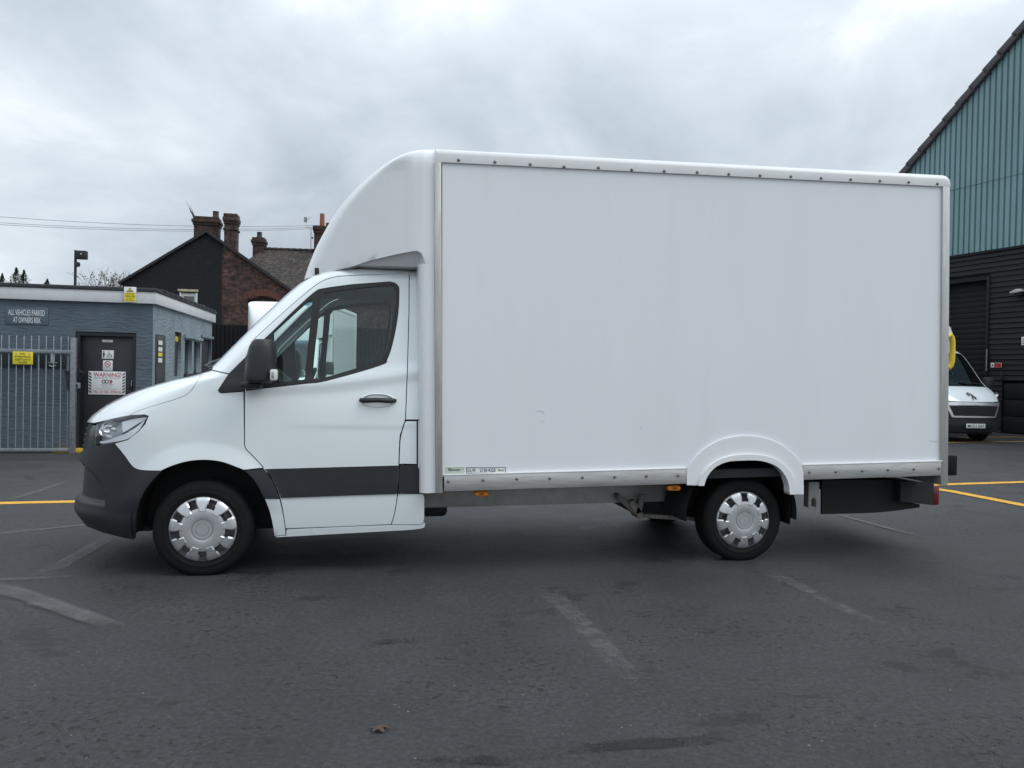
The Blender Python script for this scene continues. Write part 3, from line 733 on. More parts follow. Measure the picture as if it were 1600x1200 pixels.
# cab interior
m = MB().prism([(.06, 1.10), (.50, 1.0), (.52, 1.22), (.44, 1.36), (.25, 1.42), (.02, 1.44), (.0, 1.3)], -.86, .86)
m.build('dashboard', 'cab_dark', van, bevel=.02)
part_box('bulkhead', 'headliner', van, 1.56, 1.585, -.82, .82, .46, 2.30)
part_box('headlining', 'headliner', van, .95, 1.56, -.76, .76, 2.255, 2.275)
def seat(y0, y1):
    o = MB().prism([(.72, .78), (.75, .98), (1.05, 1.0), (1.12, 1.06), (1.24, 1.46), (1.34, 1.44), (1.26, .95), (1.22, .78)], y0, y1).build('seat', 'seat_cloth', van, bevel=.03)
    ym = (y0+y1)/2
    MB().prism([(1.20, 1.50), (1.215, 1.68), (1.24, 1.70), (1.33, 1.69), (1.34, 1.66), (1.32, 1.49)], ym-.14, ym+.14).build('headrest', 'seat_cloth', o, bevel=.02)
    for dy in (-.06, .06): MB().tube([(1.28, ym+dy, 1.40), (1.27, ym+dy, 1.52)], .008, 6).build('headrest_post', 'chrome', o)
seat(-.80, -.36); seat(-.34, .06); seat(.26, .76)
sw = MB(); c = Vector((.62, .48, 1.38)); a = Vector((.42, 0, .9)).normalized(); b = Vector((0, 1, 0)); n_ = a.cross(b)
sw.tube([c+a*(.19*math.cos(t*PI/14))+b*(.19*math.sin(t*PI/14)) for t in range(28)], .017, 8, closed=True)
for t in (90, -90, 180): sw.tube([c, c+a*(.18*math.cos(R(t)))+b*(.18*math.sin(R(t)))], .018, 6)
sw.cyl(c, c-n_*.0+Vector((-.22, 0, -.12)), .06, .05, 12)
sw.build('steering_wheel', 'cab_dark', van, smooth=60)

# wheels
def tyre_mesh():
    pr = [(.222, -.070), (.232, -.088), (.247, -.103), (.262, -.109), (.275, -.1125), (.278, -.1105), (.300, -.1125), (.322, -.109), (.338, -.101), (.349, -.090), (.355, -.076)]
    for gx in (-.048, -.016, .016, .048):
        pr += [(.3585, gx-.005), (.350, gx-.004), (.350, gx+.004), (.3585, gx+.005)]
    pr += [(.355, .076), (.349, .09), (.338, .101), (.322, .109), (.30, .1125), (.262, .109), (.232, .088), (.222, .07)]
    m = MB().lathe(pr, (0, 0, 0), 72)
    n = 96
    for i in range(n):                                   # shoulder lugs
        for s in (-1, 1):
            a0 = 2*PI*(i-.27)/n; a1 = 2*PI*(i+.27)/n; vs = []
            for r, o in ((.337, s*.103), (.350, s*.094), (.3585, s*.078), (.345, s*.078)):
                vs += [(r*math.cos(a), o, r*math.sin(a)) for a in (a0, a1)]
            m.add(vs, [(0, 1, 3, 2), (2, 3, 5, 4), (4, 5, 7, 6), (0, 2, 4, 6), (1, 7, 5, 3)])
    m.v = [(v[0], v[1]*(1+.35*max(0, -.30-v[2])), max(v[2], -HUB+.0005)) for v in m.v]
    return m.mesh('tyre', 'rubber', smooth=40)
def rim_mesh():
    m = MB().lathe([(.228, -.085), (.219, -.07), (.205, -.05), (.198, .0), (.2, .07), (.225, .085)], (0, 0, 0), 48)
    m.lathe([(.205, -.045), (.19, -.035), (.17, -.05), (.12, -.04), (.07, -.03), (.001, -.03)], (0, 0, 0), 48)
    m.cyl((0, -.03, 0), (0, .3, 0), .07, n=16)
    return m.mesh('rim', 'wheel_steel')
def trim_mesh():
    rs = [.0, .020, .043, .046, .049, .070, .073, .077, .080, .10, .128, .138, .141, .152, .160, .170, .18, .19, .204, .217, .229, .238, .243, .245]
    prof = interp([(0, .034), (.043, .034), (.046, .029), (.049, .034), (.070, .0345), (.0735, .026), (.077, .0335), (.10, .036), (.14, .034), (.17, .029), (.215, .019), (.236, .006), (.246, -.012)])
    na = 9*16; V_ = []; F_ = {}
    def tooth(k): return min(k % 16, 16-k % 16)      # 0 centre of a tooth, 8 centre of a slot
    def vid(i, k): return i*na+k % na
    for i, r in enumerate(rs):
        for k in range(na):
            t = 2*PI*k/na
            o = prof(r)
            tk = tooth(k)
            lim = 3.9+.9*sst(.14, .24, r)
            if .1405 < r < .24 and tk <= lim: o += .0065
            V_.append((r*math.cos(t), -.098-o, r*math.sin(t)))
    fs = []
    for i in range(len(rs)-1):
        for k in range(na):
            rm = (rs[i]+rs[i+1])/2; tk = (tooth(k)+tooth(k+1))/2
            if .160 < rm < .229 and tk > 3.9+.7*(rm > .19): continue
            fs.append((vid(i, k), vid(i, k+1), vid(i+1, k+1), vid(i+1, k)))
    ed = {}
    for f in fs:
        for j in range(4): ed[(f[j], f[(j+1) % 4])] = 1
    m = MB(); m.v = list(V_); m.f = list(fs); mp = {}
    for a, b in list(ed):
        if (b, a) in ed or a < na: continue
        for i in (a, b):
            if i not in mp: mp[i] = len(m.v); v = V_[i]; m.v.append((v[0], v[1]+.016, v[2]))
        m.f.append((b, a, mp[a], mp[b]))
    return m.mesh('wheel_trim', 'trim_silver', smooth=28)
TYRE, RIM, TRIM = tyre_mesh(), rim_mesh(), trim_mesh()
def wheel(parent, x, sd, phase, yc=.8475, name='wheel'):
    w = D.objects.new(name, None); COL.objects.link(w); w.parent = parent; w.location = (x, -yc*sd, HUB)
    if sd < 0: w.rotation_euler = (0, 0, PI)
    link('tyre', TYRE, w); link('rim', RIM, w); t = link('wheel_trim', TRIM, w); t.rotation_euler = (0, -phase, 0)
    return w
for sd in (1, -1):
    wheel(van, 0, sd, R(91)); wheel(van, WB, sd, R(110))
part_box('front_axle', 'under_black', van, -.08, .08, -.75, .75, HUB-.06, HUB+.04)
MB().cyl((WB, -.8, HUB), (WB, .8, HUB), .06).lathe([(.001, -.16), (.1, -.15), (.15, -.06), (.15, .06), (.1, .15), (.001, .16)], (WB, 0, HUB), 20).build('rear_axle', 'under_black', van)

# load body, built in its own slightly tail-up attitude
BW = 1.06; B0, B1, ZT, ZB = 1.756, 6.205, 3.106, .589
side = Flat(V, BW)
arch_out = sm([(1072, 757.5), (1072.2, 737), (1079, 722.8), (1096, 704), (1121, 688.5), (1146, 682.3), (1165, 681), (1187, 683), (1212, 691.5), (1231, 704), (1246, 719.7), (1253.6, 734)])+[(1253.8, 772)]
arch_lip = sm([(1088.5, 758), (1093, 743), (1105.6, 727.5), (1124.4, 716), (1146, 710.5), (1171, 709.5), (1196, 712.6), (1215, 721), (1229, 734), (1237, 748)])+[(1239.5, 771.5)]
arch_in = sm([(1097, 758), (1102.5, 743), (1115, 729), (1134, 720.6), (1159, 718.7), (1181, 718.8), (1199, 722.8), (1213.5, 730.6), (1224.5, 744.7), (1229.5, 759)])+[(1230, 771.5)]
sp = [(691, 250), (1471, 289), (1472.5, 727), (1254, 734)]+[(p[0]+4, p[1]-4) for p in arch_lip[::-1][1:]]+[(1088, 741), (691, 745)]
sp = [p for p in sp]
for mir in (False, True):
    link('side_panel', panel_mesh('side_panel', side, side.poly(sp, 30), [], 'white_panel', 0, .03, .25, mirror=mir), van)
    ap = link('arch_panel', panel_mesh('arch_panel', side, side.poly(arch_out+arch_lip[::-1], 8), [], 'white_grp', .018, .03, .06, mirror=mir), van)
    link('arch_lip', panel_mesh('arch_lip', side, side.poly(arch_lip+arch_in[::-1], 8), [], 'white_grp', .040, .09, .06, mirror=mir), ap)
housing(WB-.05, .50, 1.03, .55, 'wheel_housing', -5, 185, HUB+.05)
for sd in (1, -1):
    # top rail: a rounded section running the length of the roof edge
    sec = [(BW-.01, ZT), (BW+.016, ZT), (BW+.018, ZT+.06), (BW+.010, ZT+.085), (BW-.012, ZT+.104), (BW-.06, ZT+.116), (BW-.10, ZT+.118), (BW-.10, ZT)]
    m = MB(); rings = [[(x, -y*sd, z-dz*(z > ZT+.03)) for y, z in sec] for x, dz in ((B0-.02, 0), (B1-.05, 0), (B1-.018, .006), (B1+.002, .022), (B1+.006, .04))]
    m.loft(rings, cap=True)
    rail = m.build('roof_rail', 'rail_white', van, smooth=50, xf=rk)
    if sd > 0: rail_near = rail
    lowr = []
    for x0, x1 in ((V.y(694, 755, -BW)[0]+.0, V.y(1071, 755, -BW)[0]), (V.y(1254.5, 740, -BW)[0], V.y(1471, 735, -BW)[0])):
        m = MB().box(x0+ZB*math.sin(RAKE), x1+ZB*math.sin(RAKE), -(BW+.018)*sd, -(BW-.03)*sd, ZB, ZB+.122)
        lr = m.build('lower_rail', 'rail_alloy', van, bevel=.003, xf=rk); lowr.append(lr)
        m = MB().box(x0+ZB*math.sin(RAKE), x1+ZB*math.sin(RAKE), -(BW+.0225)*sd, -(BW)*sd, ZB+.1225, ZB+.131)
        m.build('rail_bead', 'white_grp', lr, bevel=.002, xf=rk)
    if sd > 0: lower_near = lowr
    m = MB().box(B0-.035, B0+.018, -(BW+.020)*sd, -(BW-.05)*sd, ZB-.012, ZT-.001); m.build('corner_post', 'post_alloy', van, bevel=.005, xf=rk)
    m = MB().box(B1-.072, B1, -(BW+.02)*sd, -(BW-.10)*sd, ZB-.085, ZT-.001); m.build('rear_post', 'post_alloy', van, bevel=.006, xf=rk)
RIV = MB().lathe([(.001, -.008), (.007, -.0075), (.011, -.005), (.0135, .002)], (0, 0, 0), 10).mesh('rivet', 'rivet_grey', smooth=60)
def rivet(px, py, w, parent):
    x, z = V.y(px, py, -w); o = link('rivet', RIV, parent); o.location = (x, -w, z)
tr_x = [108, 216, 321, 422, 524, 623, 720, 818, 912, 1005, 1097, 1187, 1275, 1362, 1448, 1533]; tr_y = [57, 63, 70, 77, 80, 86, 90, 94, 99, 103, 106, 111, 115, 119, 123, 128]
for x, y in zip(tr_x, tr_y): rivet(660+x/1.905, 220+y/1.905, BW+.017, rail_near)
for x, y in zip([257, 431, 600, 765, 928, 1090, 1248, 1407], [360, 353, 347, 344, 340, 337, 333, 330]): rivet(620+x*.3125, 640+y*.3125, BW+.018, lower_near[0])
for x, y in zip([718, 851, 983, 1112, 1241, 1367], [314, 311, 307, 301, 298, 294]): rivet(1040+x*.3125, 640+y*.3125, BW+.018, lower_near[1])
MB().box(B0, B1-.02, -(BW-.08), BW-.08, ZT+.09, ZT+.112).build('box_roof', 'white_grp', van, xf=rk)
MB().box(B0-.02, B0+.02, -(BW-.06), BW-.06, ZB+.05, ZT+.08).build('front_wall', 'white_grp', van, xf=rk)
MB().box(B0+.02, B1-.03, -(BW-.031), BW-.031, ZB+.03, ZB+.10).build('box_floor', 'under_black', van, xf=rk)
rd = MB().box(B1-.045, B1-.03, -(BW-.1), BW-.1, ZB, ZT).build('roller_shutter', 'rail_alloy', van, xf=rk)
for i in range(24): MB().box(B1-.03, B1-.018, -(BW-.101), BW-.101, ZB+.01+i*.1, ZB+.1+i*.1).build('shutter_slat', 'rail_alloy', rd, bevel=.008, xf=rk)
MB().box(B1-.05, B1+.0, -(BW-.1), BW-.1, ZT+.0, ZT+.085).build('rear_header', 'post_alloy', van, xf=rk)
MB().box(B1-.06, B1+.0, -(BW-.1), BW-.1, ZB-.085, ZB-.005).build('rear_sill', 'post_alloy', van, xf=rk)

# luton pod over the cab
pod = Shell(V,
    [(2.17, .605), (2.224, .612), (2.331, .636), (2.504, .700), (2.66, .778), (2.829, .880), (3.0, 1.030), (3.107, 1.160), (3.18, 1.280), (3.229, 1.385), (3.255, 1.475), (3.266, 1.545), (3.272, 1.62)],
    [(2.17, .17), (3.0, .17), (3.272, .12)], [(2.17, 3.0), (3.272, 3.0)],
    [(2.17, 1.02), (2.30, 1.04), (2.42, 1.045), (3.12, 1.045), (3.19, 1.035), (3.24, 1.005), (3.262, .97), (3.272, .93)],
    lambda x, z: -.020*(1-sst(1.44, 1.50, x))*(1-sst(3.08, 3.2, z)) + .012*sst(1.52, 1.56, x) - .36*max(0, min(1, (1.47-x)/.80))**1.3)
XE = lambda z: 1.745-.0234*z+.02
m = MB(); rings = []
edge = interp([(.60, 2.20), (.68, 2.225), (.75, 2.265), (.85, 2.305), (.95, 2.33), (1.05, 2.352), (1.15, 2.385), (1.25, 2.41), (1.45, 2.455), (1.555, 2.47), (1.575, 2.41), (1.59, 2.372), (1.75, 2.368)])
levels = [2.17, 2.20, 2.225, 2.26, 2.3, 2.35, 2.4, 2.45, 2.5, 2.56, 2.63, 2.7, 2.78, 2.86, 2.93, 3.0, 3.05, 3.1, 3.14, 3.18, 3.21, 3.235, 3.25, 3.26, 3.267, 3.272]
NP = 60
for z in levels:
    e = pod.q_of(XE(z), z); half = []
    for i in range(NP+1):
        t = i/NP; q = pod.Q0*t/.6 if t < .6 else pod.Q0+(e-pod.Q0)*(t-.6)/.4
        if i == 0: q = 1e-4
        p = pod.P(q, z); p.z = max(p.z, edge(p.x)) if z < 2.6 else p.z
        half.append(p)
    rings.append([Vector((p.x, -p.y, p.z)) for p in half[::-1]]+half)
m.loft(rings, closed=False); nn = len(rings[0]); m.f.append(tuple(len(m.v)-nn+i for i in range(nn)))
podo = m.build('luton_pod', 'white_grp', van, smooth=40)
# under-cut of the pod, sweeping in to the cab roof
m = MB(); rows = []
lowest = rings[0]
for t in (0, .2, .5, 1., 2.):
    row = []
    for p in lowest:
        zr = 2.362 if p.x > 1.0 else 2.345-.30*(1.0-p.x)
        dz = max(0, p.z-zr); k = min(t, 1.)
        w = abs(p.y)-.85*dz*(k**.8); z = p.z-dz*k
        if t > 1: w = min(w, .78); z -= .004
        row.append(Vector((p.x, math.copysign(max(0, w), p.y), z)))
    rows.append(row)
m.loft(rows, closed=False); m.f.append(tuple(len(m.v)-nn+i for i in range(nn)))
m.build('pod_underside', 'white_grp', podo, smooth=50)
x0, z0 = V.y(492, 430, -.7); x1, z1 = V.y(520, 420.5, -.7)
part_box('pod_seal', 'seal_rubber', van, x0, x1+.15, -.73, .73, z0-.05, z1)
# corner fairings either side of the cab
for sd in (1, -1):
    pl = [(B0-.036, BW-.004), (B0-.07, BW-.004), (B0-.11, BW-.006), (B0-.135, BW-.018), (B0-.152, BW-.045), (B0-.158, BW-.10), (B0-.158, BW-.22), (B0-.03, BW-.22)]
    m = MB(); m.loft([[(x, -y*sd, z) for x, y in pl] for z in (ZB-.012, ZB+.9, 1.8, 2.333)], cap=True)
    m.build('corner_fairing', 'white_grp', van, smooth=50, xf=rk)

# chassis and running gear
def bar(p, q, y, w, th, m, name, parent=van):
    (x0, z0), (x1, z1) = V.y(*p, y), V.y(*q, y); d = Vector((x1-x0, z1-z0)); n = Vector((-d.y, d.x)).normalized()*w/2
    return MB().prism([(x0+n.x, z0+n.y), (x1+n.x, z1+n.y), (x1-n.x, z1-n.y), (x0-n.x, z0-n.y)], y-th/2, y+th/2).build(name, m, parent, bevel=.004)
xa, za = V.y(666, 793.5, -.45); xb, zb = V.y(1080, 782.5, -.45)
sl = (zb-za)/(xb-xa)
for sd in (1, -1):
    m = MB().prism([(xa-.35, za-.35*sl), (xb+.5, zb+.5*sl), (xb+.5, zb+.5*sl+.16), (xa-.35, za-.35*sl+.16)], -.45*sd, -.38*sd); m.build('chassis_rail', 'chassis_steel', van, bevel=.006)
    m = MB().prism([(xb+.45, zb+.12), (B1-.15, zb+.16), (B1-.15, zb+.28), (xb+.45, zb+.28)], -.45*sd, -.38*sd); m.build('chassis_rail', 'under_black', van)
for x in (2.2, 2.9, 3.6, 4.9, 5.6): part_box('cross_member', 'under_black', van, x, x+.06, -.98, .98, .62+.0234*x-.03, .67+.0234*x-.03)
def small_lamp(px0, py0, px1, py1, y):
    (x0, z0), (x1, z1) = V.y(px0, py1, y), V.y(px1, py0, y)
    o = MB().box(x0, x1, y, y+.05, z0, z1).build('marker_light', 'orange_lens', van, bevel=.018, seg=3)
    MB().box((x0+x1)/2-.02, (x0+x1)/2+.02, y-.003, y+.02, (z0+z1)/2-.008, (z0+z1)/2+.008).build('marker_reflector', 'orange_dark', o, bevel=.003)
small_lamp(741.5, 767.5, 764, 776.5, -1.0); small_lamp(1043.5, 758.5, 1065, 767.5, -1.0)
bar((963, 774), (996, 803), -.50, .045, .05, 'rusty_steel', 'spring_shackle'); bar((1004, 772), (996, 804), -.53, .05, .04, 'rusty_steel', 'spring_shackle')
bar((985, 783), (1000, 806), -.52, .06, .06, 'rusty_steel', 'spring_shackle')
x, z = V.y(996, 804, -.5)
MB().cyl((x, -.57, z), (x, -.40, z), .028, n=14).build('shackle_bolt', 'rusty_steel', van)
x, z = V.y(965, 774.5, -.5); MB().cyl((x, -.55, z), (x, -.40, z), .022, n=14).build('shackle_bolt', 'rusty_steel', van)
sx, szz = V.y(1003, 802, -.5)
for sd in (1, -1):
    MB().loft([[(xx, -.50*sd, zz), (xx, -.43*sd, zz), (xx, -.43*sd, zz-.035), (xx, -.50*sd, zz-.035)] for xx, zz in ((sx-.05, szz+.0), (sx+.4, szz-.035), (WB-.12, szz-.05), (WB+.15, szz-.05), (WB+.5, szz+.0), (WB+.66, szz+.06))], cap=True).build('leaf_spring', 'rusty_steel', van)
part_box('axle_box', 'under_black', van, sx+.02, WB-.1, -.42, .42, szz-.06, szz+.13, .02)
bar((1060, 768), (1084, 797), -.42, .07, .05, 'under_black', 'damper')
x0, z0 = V.y(668, 806, -.35); x1, z1 = V.y(698, 792, -.35)
part_box('exhaust_box', 'under_black', van, x0-.7, x1, -.42, .1, z0, z1+.1, .04)
part_box('fuel_tank', 'under_black', van, 1.75, 3.1, .0, .42, .36, .58, .05)
# inner arch bracket, hanger, mudflap, tail gear
(x0, z0), (x1, z1) = V.y(1200, 768, -.75), V.y(1229, 724, -.75)
MB().prism([(x0, z1), (x1-.03, z1-.06), (x1, z0+.03), (x1, z0), (x0+.09, z0+.05), (x0+.05, z1-.10)], -.80, -.77).build('arch_bracket', 'chassis_steel', van, bevel=.004)
(x0, z0), (x1, z1) = V.y(1222.5, 819, -.95), V.y(1237, 768, -.95)
for sd in (1, -1): MB().box(x1-.028, x1-.016, -.97*sd, -.70*sd, z0, z1+.05).build('mud_flap', 'rubber', van, bevel=.003)
(x0, z0), (x1, z1) = V.y(1259, 792, -.62), V.y(1276.5, 752, -.62)
xm = (x0+x1)/2; hw = (x1-x0)/2
MB().prism([(x0, z0), (x0, z1), (x1, z1), (x1, z0), (xm+hw*.45, z0), (xm+hw*.45, z0+.06), (xm+hw*.2, z0+.085), (xm-hw*.2, z0+.085), (xm-hw*.45, z0+.06), (xm-hw*.45, z0)], -.66, -.58).build('spring_hanger', 'chassis_steel', van, bevel=.006)
tk = [V.y(*p, -.62) for p in ((1284, 750), (1284, 803.5), (1330, 802.5), (1371, 801), (1400, 798), (1437, 793), (1437, 788), (1400, 781), (1400, 750))]
MB().prism(tk, -.62, -.60).build('tail_plate', 'under_black', van)
(x0, z0), (x1, z1) = V.y(1404, 788, -.7), V.y(1457, 752, -.7)
MB().prism([(x0, z0+.03), (x1, z0-.01), (x1, z1), (x0, z1)], -.72, -.42).build('tail_lamp_bracket', 'under_black', van)
x2, z2 = V.y(1466, 775, -.70); x3, z3 = V.y(1457, 789, -.7); _, z4 = V.y(1457, 759, -.7)
o = MB().box(x1+.0, x2, -.72, -.44, z3, z4).build('tail_lamp', 'red_lens', van, bevel=.015)
part_box('rear_beam', 'under_black', van, x1-.10, x1-.03, .45-.05, .95, z3, z4); part_box('tail_lamp', 'red_lens', van, x1, x2, .44, .72, z3, z4, .015)
part_box('rear_step', 'under_black', van, 5.75, x1-.02, -.42, .42, z3+.02, z3+.10)
m = MB()
x0 = B1-.0; xx, zt_ = V.y(1486, 712, -.98); xx2, zb_ = V.y(1495.5, 743, -.98)
for sd in (1, -1): part_box('rubber_buffer', 'rubber', van, xx-.03, xx2, -.98*sd, -.92*sd, zb_, zt_+.0, .008)
(xh0, zh1), (xh1, zh0) = V.y(1484, 523, -1.0), V.y(1493.5, 575, -1.0)
MB().tube([(xh0-.05, -1.0, zh0+.03), (xh1-.065, -1.0, zh0), (xh1-.054, -1.0, zh0+.02), (xh1-.042, -1.0, zh0+.06), (xh1-.040, -1.0, (zh0+zh1)/2), (xh1-.042, -1.0, zh1-.06), (xh1-.054, -1.0, zh1-.02), (xh1-.065, -1.0, zh1), (xh0-.05, -1.0, zh1-.03)], .024, 10).build('grab_handle', 'yellow_handle', van, smooth=60)
# scuffs on the load body side
mat('scuff_grey', (.55, .56, .57), .6, var=.1)
for pts_ in ([(838, 643), (845, 641.5), (851, 645)], [(1452, 688), (1462, 690), (1471, 689)], [(1002, 667), (1003, 671)], [(846, 658), (852, 657)]):
    q_ = [V.y(*p_, -BW) for p_ in pts_]
    MB().tube([(x_, -BW-.001, z_) for x_, z_ in q_], .0016, 4).build('scuff_mark', 'scuff_grey', van)
# maker's plate and weight label
def label_plate(name, px0, py0, px1, py1, m, w=BW+.001):
    (x0, z0), (x1, z1) = V.y(px0, py1, -w), V.y(px1, py0, -w)
    return MB().box(x0, x1, -w-.002, -w+.001, z0, z1).build(name, m, van), x0, x1, z0, z1
mat('plate_green', (.50, .56, .47), .4, var=.06)
p, x0, x1, z0, z1 = label_plate('maker_plate', 696, 729, 725.5, 741, 'plate_green')
letters('Bevan', .62*(x1-x0), .36*(z1-z0), 'ink_black', p, (x0+x1)/2-.005, -BW-.0042, z0+.62*(z1-z0), .006)
p, x0, x1, z0, z1 = label_plate('weight_label', 728.5, 729.5, 790.5, 739.8, 'sticker_white')
for a, b, c, d in ((x0, x1, z0, z0+.004), (x0, x1, z1-.004, z1), (x0, x0+.004, z0+.004, z1-.004), (x1-.004, x1, z0+.004, z1-.004)):
    MB().box(a, b, -BW-.0045, -BW-.0028, c, d).build('label_border', 'ink_blue', p)
lw = x1-x0; lh = z1-z0
letters('U.L.W.', lw*.21, lh*.58, 'ink_blue', p, x0+lw*.135, -BW-.0042, (z0+z1)/2, .012)
letters('2130 KGS', lw*.40, lh*.58, 'ink_blue', p, x0+lw*.535, -BW-.0042, (z0+z1)/2, .012)
letters('Bevan', lw*.15, lh*.30, 'ink_black', p, x0+lw*.88, -BW-.0042, (z0+z1)/2, .004)

# ------------------------------------------------------------------ materials of the surroundings
def render_mat(name, col, bumpx=1):
    m, nt, N, L, b = nodes_of(name)
    tc = N.new('ShaderNodeTexCoord')
    def noise(s, st, d=6, r=.6):
        mp = N.new('ShaderNodeMapping'); mp.inputs['Scale'].default_value = st; L.new(tc.outputs['Object'], mp.inputs[0])
        n = N.new('ShaderNodeTexNoise'); n.inputs['Scale'].default_value = s; n.inputs['Detail'].default_value = d; n.inputs['Roughness'].default_value = r; L.new(mp.outputs[0], n.inputs['Vector']); return n.outputs['Fac']
    rp = N.new('ShaderNodeValToRGB'); L.new(noise(1.7, (1, 1, 1), 8, .65), rp.inputs[0])
    rp.color_ramp.elements[0].position = .3; rp.color_ramp.elements[1].position = .72
    rp.color_ramp.elements[0].color = (*[c*.78 for c in col], 1); rp.color_ramp.elements[1].color = (*[c*1.15 for c in col], 1)
    L.new(rp.outputs[0], b.inputs['Base Color']); b.inputs['Roughness'].default_value = .8
    bp = N.new('ShaderNodeBump'); bp.inputs['Strength'].default_value = .9; bp.inputs['Distance'].default_value = .03
    L.new(noise(11, (.45, .45, 2.2), 6, .62), bp.inputs['Height']); L.new(bp.outputs[0], b.inputs['Normal'])
def brick_mat(name, c1, c2, mortar, var=.5, scale=1., patch=.8):
    m, nt, N, L, b = nodes_of(name)
    tc = N.new('ShaderNodeTexCoord'); sp = N.new('ShaderNodeSeparateXYZ'); L.new(tc.outputs['Object'], sp.inputs[0])
    ad = N.new('ShaderNodeMath'); L.new(sp.outputs[0], ad.inputs[0]); L.new(sp.outputs[1], ad.inputs[1])
    cb = N.new('ShaderNodeCombineXYZ'); L.new(ad.outputs[0], cb.inputs[0]); L.new(sp.outputs[2], cb.inputs[1])
    br = N.new('ShaderNodeTexBrick'); L.new(cb.outputs[0], br.inputs['Vector'])
    br.inputs['Color1'].default_value = (*c1, 1); br.inputs['Color2'].default_value = (*c2, 1); br.inputs['Mortar'].default_value = (*mortar, 1)
    br.inputs['Scale'].default_value = 1; br.inputs['Brick Width'].default_value = .225*scale; br.inputs['Row Height'].default_value = .075*scale; br.inputs['Mortar Size'].default_value = .010*scale; br.inputs['Mortar Smooth'].default_value = .3
    n = N.new('ShaderNodeTexNoise'); n.inputs['Scale'].default_value = 2.4; n.inputs['Detail'].default_value = 8; n.inputs['Roughness'].default_value = .7; L.new(tc.outputs['Object'], n.inputs['Vector'])
    rp = N.new('ShaderNodeValToRGB'); L.new(n.outputs['Fac'], rp.inputs[0]); rp.color_ramp.elements[0].position = .3; rp.color_ramp.elements[1].position = .72
    rp.color_ramp.elements[0].color = (1-var, 1-var, 1-var, 1); rp.color_ramp.elements[1].color = (1+var*.6, 1+var*.6, 1+var*.6, 1)
    mx = N.new('ShaderNodeMix'); mx.data_type = 'RGBA'; mx.blend_type = 'MULTIPLY'; mx.inputs[0].default_value = 1; L.new(br.outputs['Color'], mx.inputs[6]); L.new(rp.outputs[0], mx.inputs[7])
    n5 = N.new('ShaderNodeTexNoise'); n5.inputs['Scale'].default_value = 7; n5.inputs['Detail'].default_value = 4; L.new(tc.outputs['Object'], n5.inputs['Vector'])
    r5 = N.new('ShaderNodeValToRGB'); L.new(n5.outputs['Fac'], r5.inputs[0]); r5.color_ramp.elements[0].position = .36; r5.color_ramp.elements[1].position = .64; r5.color_ramp.elements[0].color = (.45, .45, .45, 1); r5.color_ramp.elements[1].color = (1.7, 1.6, 1.5, 1)
    m5 = N.new('ShaderNodeMix'); m5.data_type = 'RGBA'; m5.blend_type = 'MULTIPLY'; m5.inputs[0].default_value = patch; L.new(mx.outputs[2], m5.inputs[6]); L.new(r5.outputs[0], m5.inputs[7])
    L.new(m5.outputs[2], b.inputs['Base Color']); b.inputs['Roughness'].default_value = .85
    bp = N.new('ShaderNodeBump'); bp.inputs['Strength'].default_value = .6; bp.inputs['Distance'].default_value = .015; bp.invert = True; L.new(br.outputs['Fac'], bp.inputs['Height']); L.new(bp.outputs[0], b.inputs['Normal'])
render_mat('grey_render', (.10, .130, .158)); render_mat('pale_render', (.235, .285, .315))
brick_mat('house_brick', (.105, .050, .040), (.05, .030, .026), (.075, .062, .052), .7)
brick_mat('dark_brick', (.085, .045, .035), (.045, .03, .027), (.04, .036, .033), .5)
brick_mat('painted_brick', (.010, .011, .015), (.008, .009, .012), (.007, .008, .010), .3, patch=.3)
brick_mat('roof_tiles', (.075, .062, .053), (.05, .044, .04), (.02, .018, .017), .5, 1.5)
mat('fascia_white', (.62, .64, .65), .45, var=.05, vscale=2, dirt=.25, dirtcol=(.32, .31, .29))
mat('roof_felt', (.035, .039, .046), .8, var=.2, vscale=5, bump=.2, bscale=50)
mat('door_dark', (.022, .022, .030), .5, var=.15, vscale=3)
mat('frame_dark', (.014, .016, .021), .55, var=.15)
mat('sign_grey', (.085, .115, .145), .5, var=.08)
mat('sign_white', (.74, .74, .75), .4, var=.04)
mat('sign_yellow', (.74, .62, .03), .45, var=.05)
mat('galvanised', (.23, .25, .275), .5, metal=.45, var=.25, vscale=18, dirt=.25, dirtcol=(.2, .2, .2))
mat('kerb_yellow', (.55, .33, .03), .7, var=.25, vscale=8, dirt=.4, dirtcol=(.12, .1, .05))
mat('plaque_dark', (.020, .032, .034), .5, var=.1)
mat('number_pale', (.42, .50, .52), .5, var=.1)
mat('lintel_stone', (.48, .42, .30), .85, var=.3, vscale=9, bump=.3, bscale=30)
mat('window_white', (.70, .69, .66), .45, var=.05)
mat('verge_black', (.02, .021, .024), .7, var=.2)
mat('clay_pot', (.30, .10, .055), .8, var=.25, vscale=8)
mat('arch_clay', (.14, .055, .04), .85, var=.3, vscale=8)
mat('dark_pot', (.06, .045, .04), .85, var=.3, vscale=8)
mat('aerial_metal', (.30, .31, .32), .4, metal=.8, var=.1)
mat('fence_black', (.009, .010, .013), .65, spec=.25, var=.25, vscale=3, bump=.1, bscale=30)
mat('teal_cladding', (.185, .305, .325), .42, var=.10, vscale=1.1, stretch=(1, 1, .25), dirt=.18, dirtcol=(.11, .16, .165), rvar=.2)
mat('black_board', (.011, .012, .014), .6, spec=.22, var=.25, vscale=2.5, stretch=(.5, 1, 3), dirt=.25, dirtcol=(.035, .035, .036))
mat('shutter_black', (.012, .013, .015), .6, spec=.22, var=.2, vscale=2.5)
mat('verge_tile', (.075, .072, .078), .75, var=.2, vscale=4)
mat('bark', (.10, .085, .07), .9, var=.3, vscale=9)
mat('twig', (.085, .075, .065), .9, var=.2)
